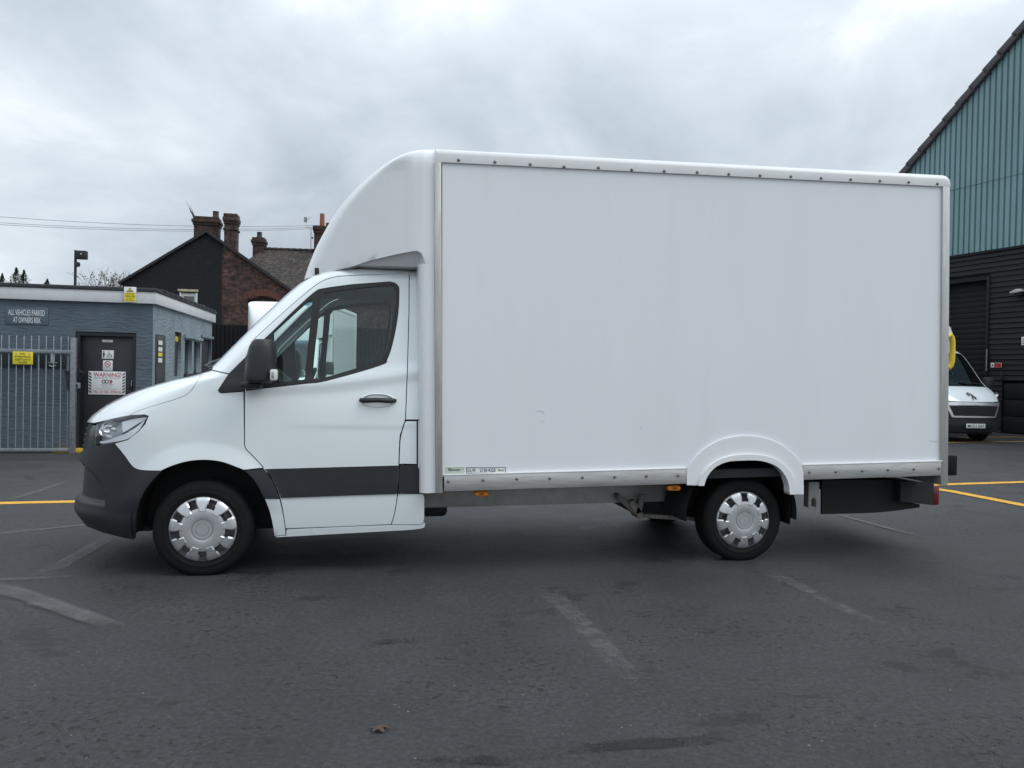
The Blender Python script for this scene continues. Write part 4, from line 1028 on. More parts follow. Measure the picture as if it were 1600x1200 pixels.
mat('autumn_leaf', (.11, .11, .06), .8, var=.4, vscale=3)
mat('conifer', (.040, .060, .042), .8, var=.4, vscale=2)
mat('wire_black', (.03, .032, .036), .6, var=.1)
mat('leaf_brown', (.075, .048, .035), .8, var=.35, vscale=30)
mat('plate_white', (.72, .72, .70), .35, var=.03)

class PlaneX:
    """a wall that runs along a frame's y axis and faces +x"""
    def __init__(s, x): s.x0 = x
    def P(s, q, z, off=0): return Vector((s.x0+off, q, z))
def rect(a, b): return [(min(a[0], b[0]), min(a[1], b[1])), (max(a[0], b[0]), min(a[1], b[1])), (max(a[0], b[0]), max(a[1], b[1])), (min(a[0], b[0]), max(a[1], b[1]))]

# ------------------------------------------------------------------ grey flat-roofed block on the left
BY = .185; B = Frame((-6.53, 13.95, 0), BY)
blk = empty('toilet_block', B.o, BY, 'low grey rendered block with flat roof and white fascia on the left', 'building')
fz = B.y(120, 471, 0)[1]; cz = B.y(120, 452.5, 0)[1]; tz = B.y(120, 446.5, 0)[1]
LX = -7.5; LD = 5.35
(dx0, dz1), (dx1, _) = B.y(118, 517.5, 0), B.y(213, 520, 0)
fs_ = Flat(B, 0)
wall = [(LX, 0), (dx0, 0), (dx0, dz1), (dx1, dz1), (dx1, 0), (0, 0), (0, fz+.02), (LX, fz+.02)]
link('front_wall', panel_mesh('front_wall', fs_, dense(wall, .5), [], 'grey_render', 0, .28, .5), blk)
ops = []
for a, b in (((242.5, 522), (256, 640)), ((273, 518), (282, 588)), ((288.5, 530), (299, 586)), ((303, 533), (312, 584)), ((315, 529), (328.5, 640))):
    (y0, z1), (y1, z0) = B.x(*a, 0), B.x(*b, 0); ops.append((y0, y1, max(z0, .05), z1))
sw_ = [(0.281, 0), (LD, 0), (LD, fz+.02), (.281, fz+.02)]
link('end_wall', panel_mesh('end_wall', PlaneX(-.0), dense([(.012, .0), (LD, 0), (LD, fz+.02), (.012, fz+.02)], .6), [dense(rect((o[0], o[2]), (o[1], o[3])), .6) for o in ops], 'pale_render', .004, .2, .6), blk)
part_box('back_wall', 'grey_render', blk, LX, -.3, LD-.2, LD, 0, fz)
part_box('inner_dark', 'frame_dark', blk, LX+.3, -.35, .45, LD-.3, 0.02, fz-.1)
for i, (y0, y1, z0, z1) in enumerate(ops):
    if i in (0, 1, 4):
        o = part_box('side_door', 'door_dark', blk, -.12, -.06 if i != 0 else .02, y0+.01, y1-.01, z0-.04, z1-.01, .005)
        if i == 4: MB().cyl((-.06, y0+.15, 1.0), (.0, y0+.15, 1.0), .02).build('door_knob', 'galvanised', o)
    else:
        o = part_box('window', 'frame_dark', blk, -.14, -.08, y0, y1, z0, z1)
        part_box('window_glass', 'window_glass', o, -.079, -.075, y0+.08, y1-.08, z0+.06, z1-.06)
        part_box('window_head', 'pale_render', blk, .006, .05, y0-.12, y1+.12, z1+.03, z1+.09); part_box('window_sill', 'roof_felt', blk, .006, .06, y0-.06, y1+.06, z0-.04, z0+.03)
part_box('window_head', 'pale_render', blk, .006, .05, ops[4][0]-.1, ops[4][1]+.05, ops[4][3]+.03, ops[4][3]+.09)
f = part_box('fascia', 'fascia_white', blk, LX-.05, .07, -.07, LD+.1, fz, cz, .006)
part_box('roof_edge', 'roof_felt', blk, LX-.08, .095, -.095, LD+.12, cz, tz, .012)
for i in range(12):                                 # flashing lumps along the roof edge
    y = .3+i*.42; part_box('roof_flashing', 'roof_felt', blk, -.05+.02*random.random(), .11, y, y+.3, tz-.02, tz+.012+.02*random.random(), .008)
dr = part_box('door', 'door_dark', blk, dx0+.07, dx1-.05, .10, .15, .03, dz1-.07, .004)
part_box('door_frame', 'frame_dark', blk, dx0, dx0+.07, .02, .18, 0, dz1); part_box('door_frame', 'frame_dark', blk, dx1-.05, dx1, .02, .18, 0, dz1); part_box('door_frame', 'frame_dark', blk, dx0+.07, dx1-.05, .02, .18, dz1-.07, dz1)
hx, hz = B.y(206.5, 600, .1)
MB().tube([(hx, .09, hz+.06), (hx+.005, .05, hz+.03), (hx, .05, hz-.03), (hx-.005, .09, hz-.06)], .014, 6).build('door_handle', 'galvanised', dr)
MB().box(hx-.05, hx+.05, .085, .10, hz-.10, hz+.14).build('lock_plate', 'frame_dark', dr, bevel=.004)
k = part_box('kerb', 'kerb_yellow', None, -.42, .55, -.20, .0, 0, .075, .015)
k.location = B.w(dx0+.12, -.03, 0); k.rotation_euler = (0, 0, BY); tag(k, 'short yellow painted kerb at the foot of the dark door', 'kerb')

# signs: plates with the wording on them
def sign(name, label, fr, px0, py0, px1, py1, m, y=0, th=.012, group=None, face='y'):
    if face == 'y':
        (x0, z1), (x1, z0) = fr.y(px0, py0, y), fr.y(px1, py1, y); loc = fr.w((x0+x1)/2, y, (z0+z1)/2); rz = fr.yaw
    else:
        (x0, z1), (x1, z0) = fr.x(px0, py0, y), fr.x(px1, py1, y); loc = fr.w(y, (x0+x1)/2, (z0+z1)/2); rz = fr.yaw+PI/2
    w, h = abs(x1-x0), abs(z1-z0)
    o = MB().box(-w/2, w/2, -th, 0, -h/2, h/2).build(name, m, None, bevel=.003); o.location = loc; o.rotation_euler = (0, 0, rz)
    tag(o, label, 'sign', group); return o, w, h, -th-.0015
o, w, h, y = sign('wall_sign', 'dark grey sign with white lettering all vehicles parked at owners risk', B, 9.5, 479.5, 75.5, 508, 'sign_grey', -.002)
letters('ALL VEHICLES PARKED', w*.86, h*.33, 'ink_white', o, -.01*w, y, h*.20, .0); letters('AT OWNERS RISK', w*.65, h*.33, 'ink_white', o, 0, y, -h*.24, .0)
o, w, h, y = sign('camera_warning_sign', 'small yellow and white CCTV warning sign on the white fascia', B, 194, 448, 213, 472.5, 'sign_white', -.099)
MB().box(-w*.46, w*.46, y-.0015, y, -h*.46, h*.13).build('yellow_field', 'sign_yellow', o)
MB().prism([(-w*.27, h*.17), (w*.27, h*.17), (0, h*.47)], y-.001, y).build('triangle_border', 'ink_black', o)
MB().prism([(-w*.19, h*.205), (w*.19, h*.205), (0, h*.415)], y-.002, y-.0012).build('triangle', 'sign_yellow', o)
MB().box(-w*.07, w*.05, y-.003, y-.0022, h*.235, h*.29).build('camera_symbol', 'ink_black', o)
letters('CCTV IN', w*.68, h*.10, 'ink_black', o, 0, y-.003, h*.04, .004); letters('OPERATION', w*.82, h*.11, 'ink_black', o, 0, y-.003, -h*.12, .006)
letters('24 HOUR', w*.55, h*.06, 'ink_black', o, 0, y-.003, -h*.27); letters('RECORDING', w*.75, h*.07, 'ink_black', o, 0, y-.003, -h*.38)
o, w, h, y = sign('door_nameplate', 'narrow pale nameplate at the top of the dark door', B, 160, 530.8, 176.5, 535, 'plate_white', .098, .006)
letters('TOILET', w*.5, h*.35, 'ink_black', o, 0, y, 0)
o, w, h, y = sign('toilet_sign', 'white toilet sign with person and wheelchair symbols on the dark door', B, 159.5, 547, 177.8, 561, 'sign_white', .098, .006)
MB().lathe([(.001, 0), (h*.07, 0)], (-w*.34, y, h*.32), 10).prism([(-w*.40, h*.22), (-w*.28, h*.22), (-w*.25, -h*.05), (-w*.29, -h*.05), (-w*.30, -h*.36), (-w*.38, -h*.36), (-w*.39, -h*.05), (-w*.43, -h*.05)], y-.001, y).build('person_symbol', 'ink_black', o)
MB().tube([(w*.15+h*.2*math.cos(R(a)), y, -h*.12+h*.2*math.sin(R(a))) for a in range(100, 350, 20)], h*.025, 4).tube([(w*.10, y, h*.22), (w*.12, y, h*.0), (w*.28, y, h*.0), (w*.36, y, -h*.25)], h*.03, 4).lathe([(.001, 0), (h*.06, 0)], (w*.09, y, h*.32), 10).build('wheelchair_symbol', 'ink_black', o)
o, w, h, y = sign('no_smoking_sign', 'white no smoking sign below the toilet sign on the dark door', B, 161, 563, 176, 579.2, 'sign_white', .098, .006)
MB().tube([(h*.26*math.cos(R(a)), y, h*.16+h*.26*math.sin(R(a))) for a in range(0, 360, 18)], h*.03, 4, closed=True).tube([(-h*.18, y, h*.34), (h*.18, y, -h*.02)], h*.028, 4).tube([(-h*.14, y, h*.14), (h*.14, y, h*.14)], h*.03, 4).build('no_smoking_symbol', 'ink_red', o)
letters('NO SMOKING', w*.8, h*.07, 'ink_black', o, 0, y, -h*.22); letters('IN THIS AREA', w*.7, h*.05, 'ink_black', o, 0, y, -h*.35)
o, w, h, y = sign('warning_sign', 'white warning sign with red lettering and black striped edges on the dark door', B, 138.6, 579.8, 196, 617, 'sign_white', .096, .008)
letters('WARNING!', w*.74, h*.19, 'ink_red', o, w*.01, y, h*.355, .012); letters('THESE PREMISES ARE PROTECTED BY', w*.72, h*.035, 'ink_black', o, 0, y, h*.215)
letters('CAM-TEC', w*.32, h*.055, 'ink_black', o, 0, y, -h*.085); letters('SECURITY', w*.28, h*.045, 'ink_red', o, 0, y, -h*.175); letters('SITE 24 HOUR RECORDING', w*.54, h*.032, 'ink_black', o, 0, y, -h*.265)
letters('TEL: 01782 396616', w*.76, h*.10, 'ink_red', o, 0, y, -h*.375, .002)
for k_, mm in ((-.08, 'ink_black'), (.0, 'ink_black')):
    MB().lathe([(h*.085, 0), (h*.05, 0)], (w*k_-.005, y, h*.06), 20).build('logo_ring', mm, o, smooth=0)
for k_ in (.055, .095):
    MB().prism([(w*k_, h*.14), (w*(k_+.03), h*.14), (w*(k_+.055), h*.06), (w*(k_+.03), -h*.02), (w*k_, -h*.02), (w*(k_+.025), h*.06)], y-.001, y).build('logo_chevron', 'ink_red', o)
for sd in (-1, 1):
    for i in range(7):
        z0 = -h*.44+i*h*.128; a = sd*w*.485; b = sd*w*.42
        MB().prism([(a, z0+h*.065), (b, z0), (b, z0+h*.065), (a, z0+h*.13)] if z0 > -h*.47 else [(a, z0), (b, z0), (b, z0+.01)], y-.001, y).build('edge_stripe', 'ink_black', o)
o, w, h, y = sign('number_plaque', 'dark plaque bearing a pale numeral three behind the gate at the left edge', B, -14, 546, 57, 574.5, 'plaque_dark', -.002, .02)
letters('3', w*.12, h*.56, 'number_pale', o, w*.28, y, h*.06, .01)
o, w, h, y = sign('number_plaque', 'dark plaque bearing a pale numeral one behind the gate, nearest the door', B, 63, 548.5, 103, 575.5, 'plaque_dark', -.002, .02)
letters('1', w*.16, h*.56, 'number_pale', o, w*.0, y, h*.14, .01)
MB().box(-w*.18, w*.18, y-.002, y, -h*.20, -h*.165).build('number_bar', 'number_pale', o); MB().tube([(w*.14*t, y, -h*(.40-.06*t*t)) for t in (-1, -.5, 0, .5, 1)], h*.035, 6).build('number_curve', 'number_pale', o)
o, w, h, y = sign('door_notice', 'pale notices on the brown side door nearest the corner', B, 246.5, 531, 253.5, 568, 'plaque_dark', .024, .004, face='x')
for i, (a, b, mm) in enumerate(((.30, .48, 'sticker_white'), (.02, .2, 'sticker_white'), (-.2, -.04, 'sign_yellow'), (-.46, -.27, 'sticker_white'))):
    MB().box(-w*.42, w*.42, y-.001, y, h*a, h*b).build('notice', mm, o)
o, w, h, y = sign('door_notice', 'small yellow notice on the narrow side door', B, 274, 525.5, 280, 534, 'sign_yellow', -.058, .004, face='x')
letters('KEEP CLEAR', w*.7, h*.2, 'ink_black', o, 0, y, 0)

# gate
GY = -.24
gate = empty('metal_gate', B.w(-3.0, GY, 0), BY, 'galvanised metal bar gate standing open against the grey wall', 'gate')
GL = Frame(gate.location, BY)
gx = lambda px, py=620: GL.y(px, py, 0)
zb0 = gx(60, 706.5)[1]; zb1 = gx(60, 702)[1]; zt0 = gx(60, 551)[1]; zt1 = gx(60, 546)[1]; ztop = gx(60, 524.5)[1]
pitch = gx(59)[0]-gx(47.4)[0]; xr = gx(111)[0]
part_box('rail', 'galvanised', gate, xr-3.4, xr, -.03, .03, max(.03, zb0), zb1+.02, .006); part_box('rail', 'galvanised', gate, xr-3.4, xr, -.03, .03, zt0-.01, zt1, .006)
bm_ = MB().cyl((0, 0, max(.05, zb0)+.03), (0, 0, ztop-.02), .0095, n=8).cyl((0, 0, ztop-.02), (0, 0, ztop), .0095, .003, n=8).mesh('bar', 'galvanised')
x = gx(106)[0]
while x > xr-3.4:
    b_ = link('bar', bm_, gate); b_.location = (x, -.0, 0); x -= pitch
(xp0, zp1), (xp1, zp0) = gx(111.5, 527.5), gx(117.5, 707)
part_box('gate_post', 'galvanised', gate, xp0, xp1, -.04, .04, 0.0, zp1, .006)
(lx0, lz1), (lx1, lz0) = gx(118, 598), gx(125, 607)
lk = part_box('lock_box', 'galvanised', gate, lx0-.01, lx1, -.03, .03, lz0, lz1, .006); part_box('keyhole', 'ink_black', lk, lx0+.02, lx1-.025, -.033, -.028, lz0+.02, lz1-.02)
(lx0, lz1), (lx1, lz0) = gx(101.5, 579), gx(110, 611)
MB().prism([(lx0, lz1), (lx1, lz1), (lx1, lz0), (lx0+.045, lz0+.03)], -.02, .06).build('latch_guard', 'frame_dark', gate)
part_box('latch_bar', 'frame_dark', gate, lx1-.1, gx(131)[0], -.035, -.015, lz1-.03, lz1-.012)
MB().tube([(gx(118)[0], .0, gx(118, 600)[1]+.1), (gx(126)[0], .02, gx(126, 590)[1]), (gx(129)[0], .02, gx(129, 583)[1]), (gx(123)[0], .0, gx(123, 578)[1])], .012, 6).build('chain', 'frame_dark', gate)
o, w, h, y = sign('gate_sign', 'yellow no parking sign with black lettering on the bar gate', GL, 20, 549, 51.5, 569.5, 'sign_yellow', -.034, .006)
letters('NO', w*.26, h*.16, 'ink_black', o, 0, y, h*.33, .012); letters('PARKING', w*.78, h*.15, 'ink_black', o, 0, y, h*.10, .012)
letters('KEEP GATE', w*.74, h*.15, 'ink_black', o, 0, y, -h*.13, .012); letters('CLEAR', w*.46, h*.15, 'ink_black', o, 0, y, -h*.35, .012)
for sd in (-1, 1): MB().lathe([(.001, 0), (h*.07, 0)], (sd*w*.32, y, h*.33), 12).build('sign_mark', 'lintel_stone', o)

# camera pole on the flat roof
pp = at_depth(117.5, 444, 15.2)
pole = empty('camera_pole', (pp.x, pp.y, tz), BY, 'black pole with floodlight and camera rising above the flat roof', 'lamp post')
zt = at_depth(117.5, 391, 15.2).z-tz
MB().cyl((0, 0, -.15), (0, 0, zt), .025, n=12).build('pole', 'frame_dark', pole)
w_ = 15.5/1202*15.2
part_box('floodlight', 'frame_dark', pole, .02, .02+w_, -.08, .04, zt-.175, zt-.01, .01)
fl_ = MB().lathe([(.001, -.004), (.012, 0)], (.125, -.082, zt-.075), 12).build('lamp_spot', 'sign_white', pole)
MB().lathe([(.001, -.05), (.035, -.04), (.045, 0), (.035, .04), (.001, .05)], (.05, -.02, zt-.28), 14, 'z').build('camera', 'frame_dark', pole)

# ------------------------------------------------------------------ brick house with chimneys
H = Frame(at_depth(323, 600, 30).to_2d().to_3d(), .185)
hs_ = empty('brick_house', H.o, H.yaw, 'brick cottage with half its gable painted black and two brick stacks', 'house')
E0 = H.y(192, 441, 0); PK = H.y(323, 363, 0); E1 = H.y(451, 453, 0); xs = H.y(347.5, 400, 0)[0]
zs = PK[1]+(E1[1]-PK[1])*(xs-PK[0])/(E1[0]-PK[0])
hf = Flat(H, 0)
hole = rect(H.y(282, 457, 0), H.y(307, 486, 0))
link('painted_wall', panel_mesh('painted_wall', hf, dense([(E0[0], 0), (xs, 0), (xs, zs), PK, E0], 1.), [hole], 'painted_brick', 0, .25, 1.), hs_)
ah0, ah1 = H.y(387, 470, 0), H.y(432, 470, 0)
rec = [(ah0[0], ah0[1]-1.6), (ah1[0], ah1[1]-1.6), (ah1[0], ah1[1]+.03), ((ah0[0]+ah1[0])/2, ah0[1]+.20), (ah0[0], ah0[1]+.03)]
link('brick_wall', panel_mesh('brick_wall', hf, dense([(xs, 0), (E1[0], 0), E1, (xs, zs)], 1.), [rec], 'house_brick', 0, .25, 1.), hs_)
part_box('blocked_window', 'dark_brick', hs_, ah0[0]-.05, ah1[0]+.05, .10, .2, ah0[1]-1.7, ah0[1]+.25)
n = 17; xm = (ah0[0]+ah1[0])/2; hwid = (ah1[0]-ah0[0])/2+.12
for i in range(n):
    t = -1+2*(i+.5)/n; x = xm+hwid*t; z = ah0[1]+.22-.20*t*t; a = -.32*t
    m = MB().box(-.034, .034, -.02, .05, 0, .26); m.v = [(x+v[0]*math.cos(a)-v[2]*math.sin(a)*-1*-1, v[1], z+v[2]*math.cos(a)+v[0]*math.sin(a)) for v in m.v]
    m.build('arch_brick', 'arch_clay', hs_)
wf = part_box('window', 'window_white', hs_, hole[0][0], hole[1][0], .06, .12, hole[0][1], hole[2][1])
part_box('window_glass', 'window_glass', wf, hole[0][0]+.11, hole[1][0]-.11, .052, .059, hole[0][1], hole[2][1]-.13)
part_box('window_frame', 'window_white', hs_, hole[0][0]-.03, hole[0][0]+.03, -.02, .06, hole[0][1], hole[2][1]); part_box('window_frame', 'window_white', hs_, hole[1][0]-.03, hole[1][0]+.03, -.02, .06, hole[0][1], hole[2][1])
(a0, b1), (a1, b0) = H.y(278, 451.5, 0), H.y(310, 456.5, 0); part_box('lintel', 'lintel_stone', hs_, a0, a1, -.04, .1, b0, b1, .01)
def slope(p, q, name, y0, y1, th=.09):
    d = Vector((q[0]-p[0], q[1]-p[1])).normalized(); nn_ = Vector((-d.y, d.x)); nn_ = nn_ if nn_.y > 0 else -nn_
    MB().prism([p, q, (q[0]+nn_.x*th, q[1]+nn_.y*th), (p[0]+nn_.x*th, p[1]+nn_.y*th)], y0, y1).build(name, 'roof_tiles', hs_)
    MB().prism([(p[0]+nn_.x*-.02, p[1]-nn_.y*.02), (q[0]-nn_.x*.02, q[1]-nn_.y*.02), (q[0]+nn_.x*.06, q[1]+nn_.y*.06), (p[0]+nn_.x*.06, p[1]+nn_.y*.06)], y0-.06, y0-.002).build('bargeboard', 'verge_black', hs_)
ex = lambda a, b, k: (a[0]+(b[0]-a[0])*k, a[1]+(b[1]-a[1])*k)
slope(ex(PK, E0, 1.04), PK, 'roof_slope', -.06, 7); slope((PK[0]+.001, PK[1]), ex(PK, E1, 1.03), 'roof_slope', -.06, 7)
part_box('rear_wall', 'house_brick', hs_, E0[0]+.05, E0[0]+.3, .25, 7, 0, E0[1]-.05); part_box('rear_wall', 'house_brick', hs_, E1[0]-.3, E1[0]-.05, .25, 7, 0, E1[1]-.05)
def stack(fr, root, px0, py0, px1, y, dep, zbase, caps, m='dark_brick', lean=0):
    (x0, z1), (x1, _) = fr.y(px0, py0, y), fr.y(px1, py0, y)
    o = part_box('chimney_stack', m, root, x0, x1, y, y+dep, zbase, z1-.0)
    for dz0, dz1, g in caps: part_box('chimney_course', m, o, x0-g, x1+g, y-g, y+dep+g, z1+dz0, z1+dz1, .01)
    return o, x0, x1, z1
zb_ = PK[1]-.6
o, x0, x1, z1 = stack(H, hs_, 303, 338, 340, .5, .7, zb_, ((-.32, -.22, .04), (-.22, -.1, .08), (-.1, .02, .03)))
MB().lathe([(.13, 0), (.15, .05), (.12, .1), (.11, .26), (.13, .30), (.09, .30), (.09, .05)], (x0+.75, .85, z1+.0), 14, 'z').build('chimney_pot', 'dark_pot', o)
m = MB()
for i in range(9):
    a = random.uniform(-.5, .1) if i else -.38; l = random.uniform(.15, .5) if i else .62
    m.tube([(x0-.05+.03*i*.3, .6, z1), (x0-.05+math.sin(a)*l*.5, .6+random.uniform(-.1, .1), z1+l*.5), (x0-.07+math.sin(a)*l*1.1, .6, z1+l)], [.012, .009, .004], 5)
w0 = m.build('chimney_weed', 'twig', None); w0.location = H.o; w0.rotation_euler = (0, 0, H.yaw); tag(w0, 'straggly weed growing from the top of the wide chimney stack', 'plant')
o, x0, x1, z1 = stack(H, hs_, 350.5, 337, 369.5, -.015, .62, 0, ((-.55, -.47, .04), (-.30, -.20, .03), (-.2, -.04, .06), (-.04, .10, .03)), 'house_brick')
# second house, tiled roof behind
H2 = Frame(at_depth(450, 600, 46).to_2d().to_3d(), .10)
h2 = empty('tiled_house', H2.o, H2.yaw, 'house with a dark tiled roof and two chimneys behind the brick gable', 'house')
r0 = H2.y(414, 389, 0); r1 = H2.y(730, 395, 0)
zr_ = r0[1]; ze = zr_-3.4
MB().add([(r0[0], 0, zr_), (r1[0], 0, zr_), (r1[0]+.0, -3.6, ze), (r0[0]-3.4, -3.6, ze), (r0[0]-3.4, 3.6, ze), (r1[0], 3.6, ze)], [(0, 1, 2, 3), (0, 3, 4), (0, 4, 5, 1), (1, 5, 2), (2, 5, 4, 3)]).build('roof', 'roof_tiles', h2, smooth=0)
part_box('wall', 'house_brick', h2, r0[0]-3.2, r1[0]-.1, -3.3, 3.3, 0, ze-.01)
for i in range(16):
    xa = r0[0]+i*.36; MB().tube([(xa, 0, zr_+.0), (xa+.34, 0, zr_+.02)], .10, 8).build('ridge_tile', 'roof_tiles', h2)
o, x0, x1, z1 = stack(H2, h2, 395, 371, 411.5, -.3, .7, ze+2, ((-.45, -.3, .05), (-.3, -.12, .10), (-.12, .02, .04)))
MB().lathe([(.17, 0), (.19, .08), (.15, .12), (.14, .34), (.16, .38), (.10, .38)], ((x0+x1)/2, .05, z1), 14, 'z').build('chimney_pot', 'dark_pot', o)
o, x0, x1, z1 = stack(H2, h2, 491, 352.5, 517, -.4, .8, ze+2, ((-.42, -.28, .04), (-.28, -.0, .08)))
MB().lathe([(.15, 0), (.14, .5), (.13, .80), (.09, .8)], (x0+.40, 0, z1), 14, 'z').build('chimney_pot', 'clay_pot', o); MB().lathe([(.13, 0), (.12, .26), (.09, .26)], (x1-.22, 0, z1), 14, 'z').build('chimney_pot', 'dark_pot', o)
# aerials and wires
def aerial(px, py0, py1, Y, label, arm):
    p0 = at_depth(px, py1, Y); p1 = at_depth(px, py0, Y); r = empty('television_aerial', p0, 0, label, 'aerial', 'aerials on the roofs')
    MB().cyl((0, 0, -.1), (0, 0, p1.z-p0.z), .022, n=6).build('mast', 'aerial_metal', r)
    return r, p0, p1
r_, p0, p1 = aerial(485.5, 356, 390, 46, 'thin aerial mast standing on the tiled ridge', 0)
MB().tube([(-.3, 0, p1.z-p0.z), (.6, 0, p1.z-p0.z+.12)], .015, 5).build('boom', 'aerial_metal', r_)
r_ = empty('television_aerial', at_depth(490, 366, 45.3), 0, 'slanting aerial bracketed to the chimney with the red pot', 'aerial', 'aerials on the roofs')
q = lambda px, py: at_depth(px, py, 45.3)-r_.location
MB().tube([q(490, 368), q(478.5, 348)], .02, 6).build('mast', 'aerial_metal', r_); MB().tube([q(479, 343.5), q(486, 339.5)], .012, 5).build('boom', 'aerial_metal', r_)
pa, pb = q(475.5, 339.5), q(479.5, 347); MB().box(pa.x, pb.x, -.08, .08, pb.z, pa.z).build('reflector', 'aerial_metal', r_)
q0 = q(488, 371.5); MB().lathe([(.001, -.05), (.06, 0), (.001, .05)], tuple(q0), 10).build('bracket', 'frame_dark', r_)
for i, (ya, yb, lab) in enumerate(((331, 352, 'uppermost'), (342.5, 354.5, 'middle'), (345.5, 357, 'lowest'))):
    a = at_depth(-160, ya-6, 34); b = at_depth(500, yb, 46); m = MB()
    pts = [a.lerp(b, t/14)-Vector((0, 0, .35*(1-(2*t/14-1)**2))) for t in range(15)]
    mid = at_depth(170, ya+(yb-ya)*.5, 36)
    o = m.tube(pts, .009, 5).build('overhead_wire', 'wire_black', None); tag(o, lab+' of three overhead wires crossing the sky on the left', 'wire', 'overhead wires')
# black fence behind
fa, fb = at_depth(325, 506.5, 26.5), at_depth(780, 512, 27.5)
fr_ = empty('metal_fence', (fa.x, fa.y, 0), math.atan2(fb.y-fa.y, fb.x-fa.x), 'tall black corrugated fence behind the parked vans', 'fence')
Ln = (fb-fa).length; m = MB(); prof = []; x = 0
while x < Ln:
    prof += [(x, 0), (x+.05, 0), (x+.07, -.045), (x+.12, -.045)]; x += .14
m.loft([[(p[0], p[1], 0) for p in prof], [(p[0], p[1], fa.z) for p in prof]], closed=False).build('corrugated_sheet', 'fence_black', fr_, smooth=0)
part_box('top_rail', 'fence_black', fr_, 0, Ln, .003, .06, fa.z-.25, fa.z-.15)

# ------------------------------------------------------------------ trees
def bare_tree(px, py_top, Y, label, seed):
    rnd = random.Random(seed); top = at_depth(px, py_top, Y); h = top.z
    r_ = empty('bare_tree', (top.x, top.y, 0), 0, label, 'tree')
    tr, tw, lf = MB(), MB(), MB()
    def grow(p, d, l, r, lev):
        q = p+d*l; mid = p+d*l*.5+Vector((rnd.uniform(-1, 1), rnd.uniform(-1, 1), 0))*l*.06
        (tr if lev < 2 else tw).tube([p, mid, q], [r, r*.85, r*.7], 5 if lev < 2 else 3, cap=False)
        if lev >= 5:
            for k in range(3):
                if rnd.random() < .5:
                    c = p.lerp(q, rnd.random()); s = rnd.uniform(.035, .075); u = Vector((rnd.uniform(-1, 1), rnd.uniform(-1, 1), rnd.uniform(-1, 1))).normalized()*s; v = u.orthogonal().normalized()*s*.7
                    lf.add([c-u, c+v, c+u, c-v], [(0, 1, 2, 3)])
            return
        for k in range(4 if lev == 1 else 3):
            nd = (d+Vector((rnd.uniform(-1, 1), rnd.uniform(-1, 1), rnd.uniform(-.25, .8)))*.62).normalized()
            grow(p.lerp(q, rnd.uniform(.55, 1)), nd, l*rnd.uniform(.6, .85), r*.58, lev+1)
    grow(Vector((0, 0, 0)), Vector((0, 0, 1)), h*.46, .11, 0)
    zm = max(v[2] for v in tw.v); k = h/zm
    for m_ in (tr, tw, lf): m_.v = [(v[0]*k*1.15, v[1]*k, v[2]*k) for v in m_.v]
    tr.build('trunk', 'bark', r_, smooth=60); tw.build('crown', 'twig', r_, smooth=0); lf.build('leaves', 'autumn_leaf', r_, smooth=0)
bare_tree(146, 411, 45, 'nearly bare tree beside the camera pole beyond the flat roof', 3); bare_tree(172, 421, 47, 'smaller nearly bare tree next to the black gable', 11)
def conifer(px, py, Y, wd, label, seed):
    rnd = random.Random(seed); top = at_depth(px, py, Y); h = top.z; r_ = empty('conifer_tree', (top.x, top.y, 0), 0, label, 'tree', 'conifer tips above the flat roof')
    MB().cyl((0, 0, 0), (0, 0, h*.97), .16, .02, 8).build('trunk', 'bark', r_); m = MB()
    for i in range(3600):
        t = 1-rnd.random()**1.6*.75; z = h*t; R_ = wd*(1-t)*h*.55+.01; a = rnd.uniform(0, 2*PI); rr_ = R_*rnd.uniform(.15, 1)*(.75+.35*math.sin(a*3+z*5))
        tier = (z*2.1) % 1; rr_ *= .45+.75*(1-tier)
        c = Vector((rr_*math.cos(a), rr_*math.sin(a), z-rr_*.25+rnd.uniform(-.05, .05))); d = Vector((math.cos(a), math.sin(a), rnd.uniform(.0, .9))).normalized()*rnd.uniform(.04, .06+.9*(1-t)); v = d.orthogonal().normalized()*rnd.uniform(.012, .035)
        m.add([c-v, c+v, c+d], [(0, 1, 2)])
    m.build('crown', 'conifer', r_, smooth=0)
conifer(25.5, 419, 50, 1.5, 'taller of the two close conifer tips left of the camera pole', 1); conifer(37.5, 423, 50.5, 1.5, 'shorter of the two close conifer tips left of the camera pole', 2)
conifer(3.5, 428, 52, 1.0, 'narrow conifer tip at the left edge above the flat roof', 5); conifer(74, 437, 49, 1.3, 'small lone conifer tip showing just above the flat roof', 8)

# ------------------------------------------------------------------ second van, nose towards the camera behind the block
p = at_depth(376, 500, 18.8); Y2 = R(94)
U2 = Vector((math.cos(Y2), math.sin(Y2), 0)); N2 = Vector((-math.sin(Y2), math.cos(Y2), 0))
van2 = copy_tree(van, None, skip=('maker_plate', 'weight_label', 'rivet', 'scuff_mark'))
van2.location = Vector((p.x, p.y, 0))-U2*.75-N2*1.02; van2.rotation_euler = (0, 0, Y2)
tag(van2, 'white box van behind, half hidden by the cab of the foreground van', 'van', 'white box vans in the yard')
van2.location.z = 0

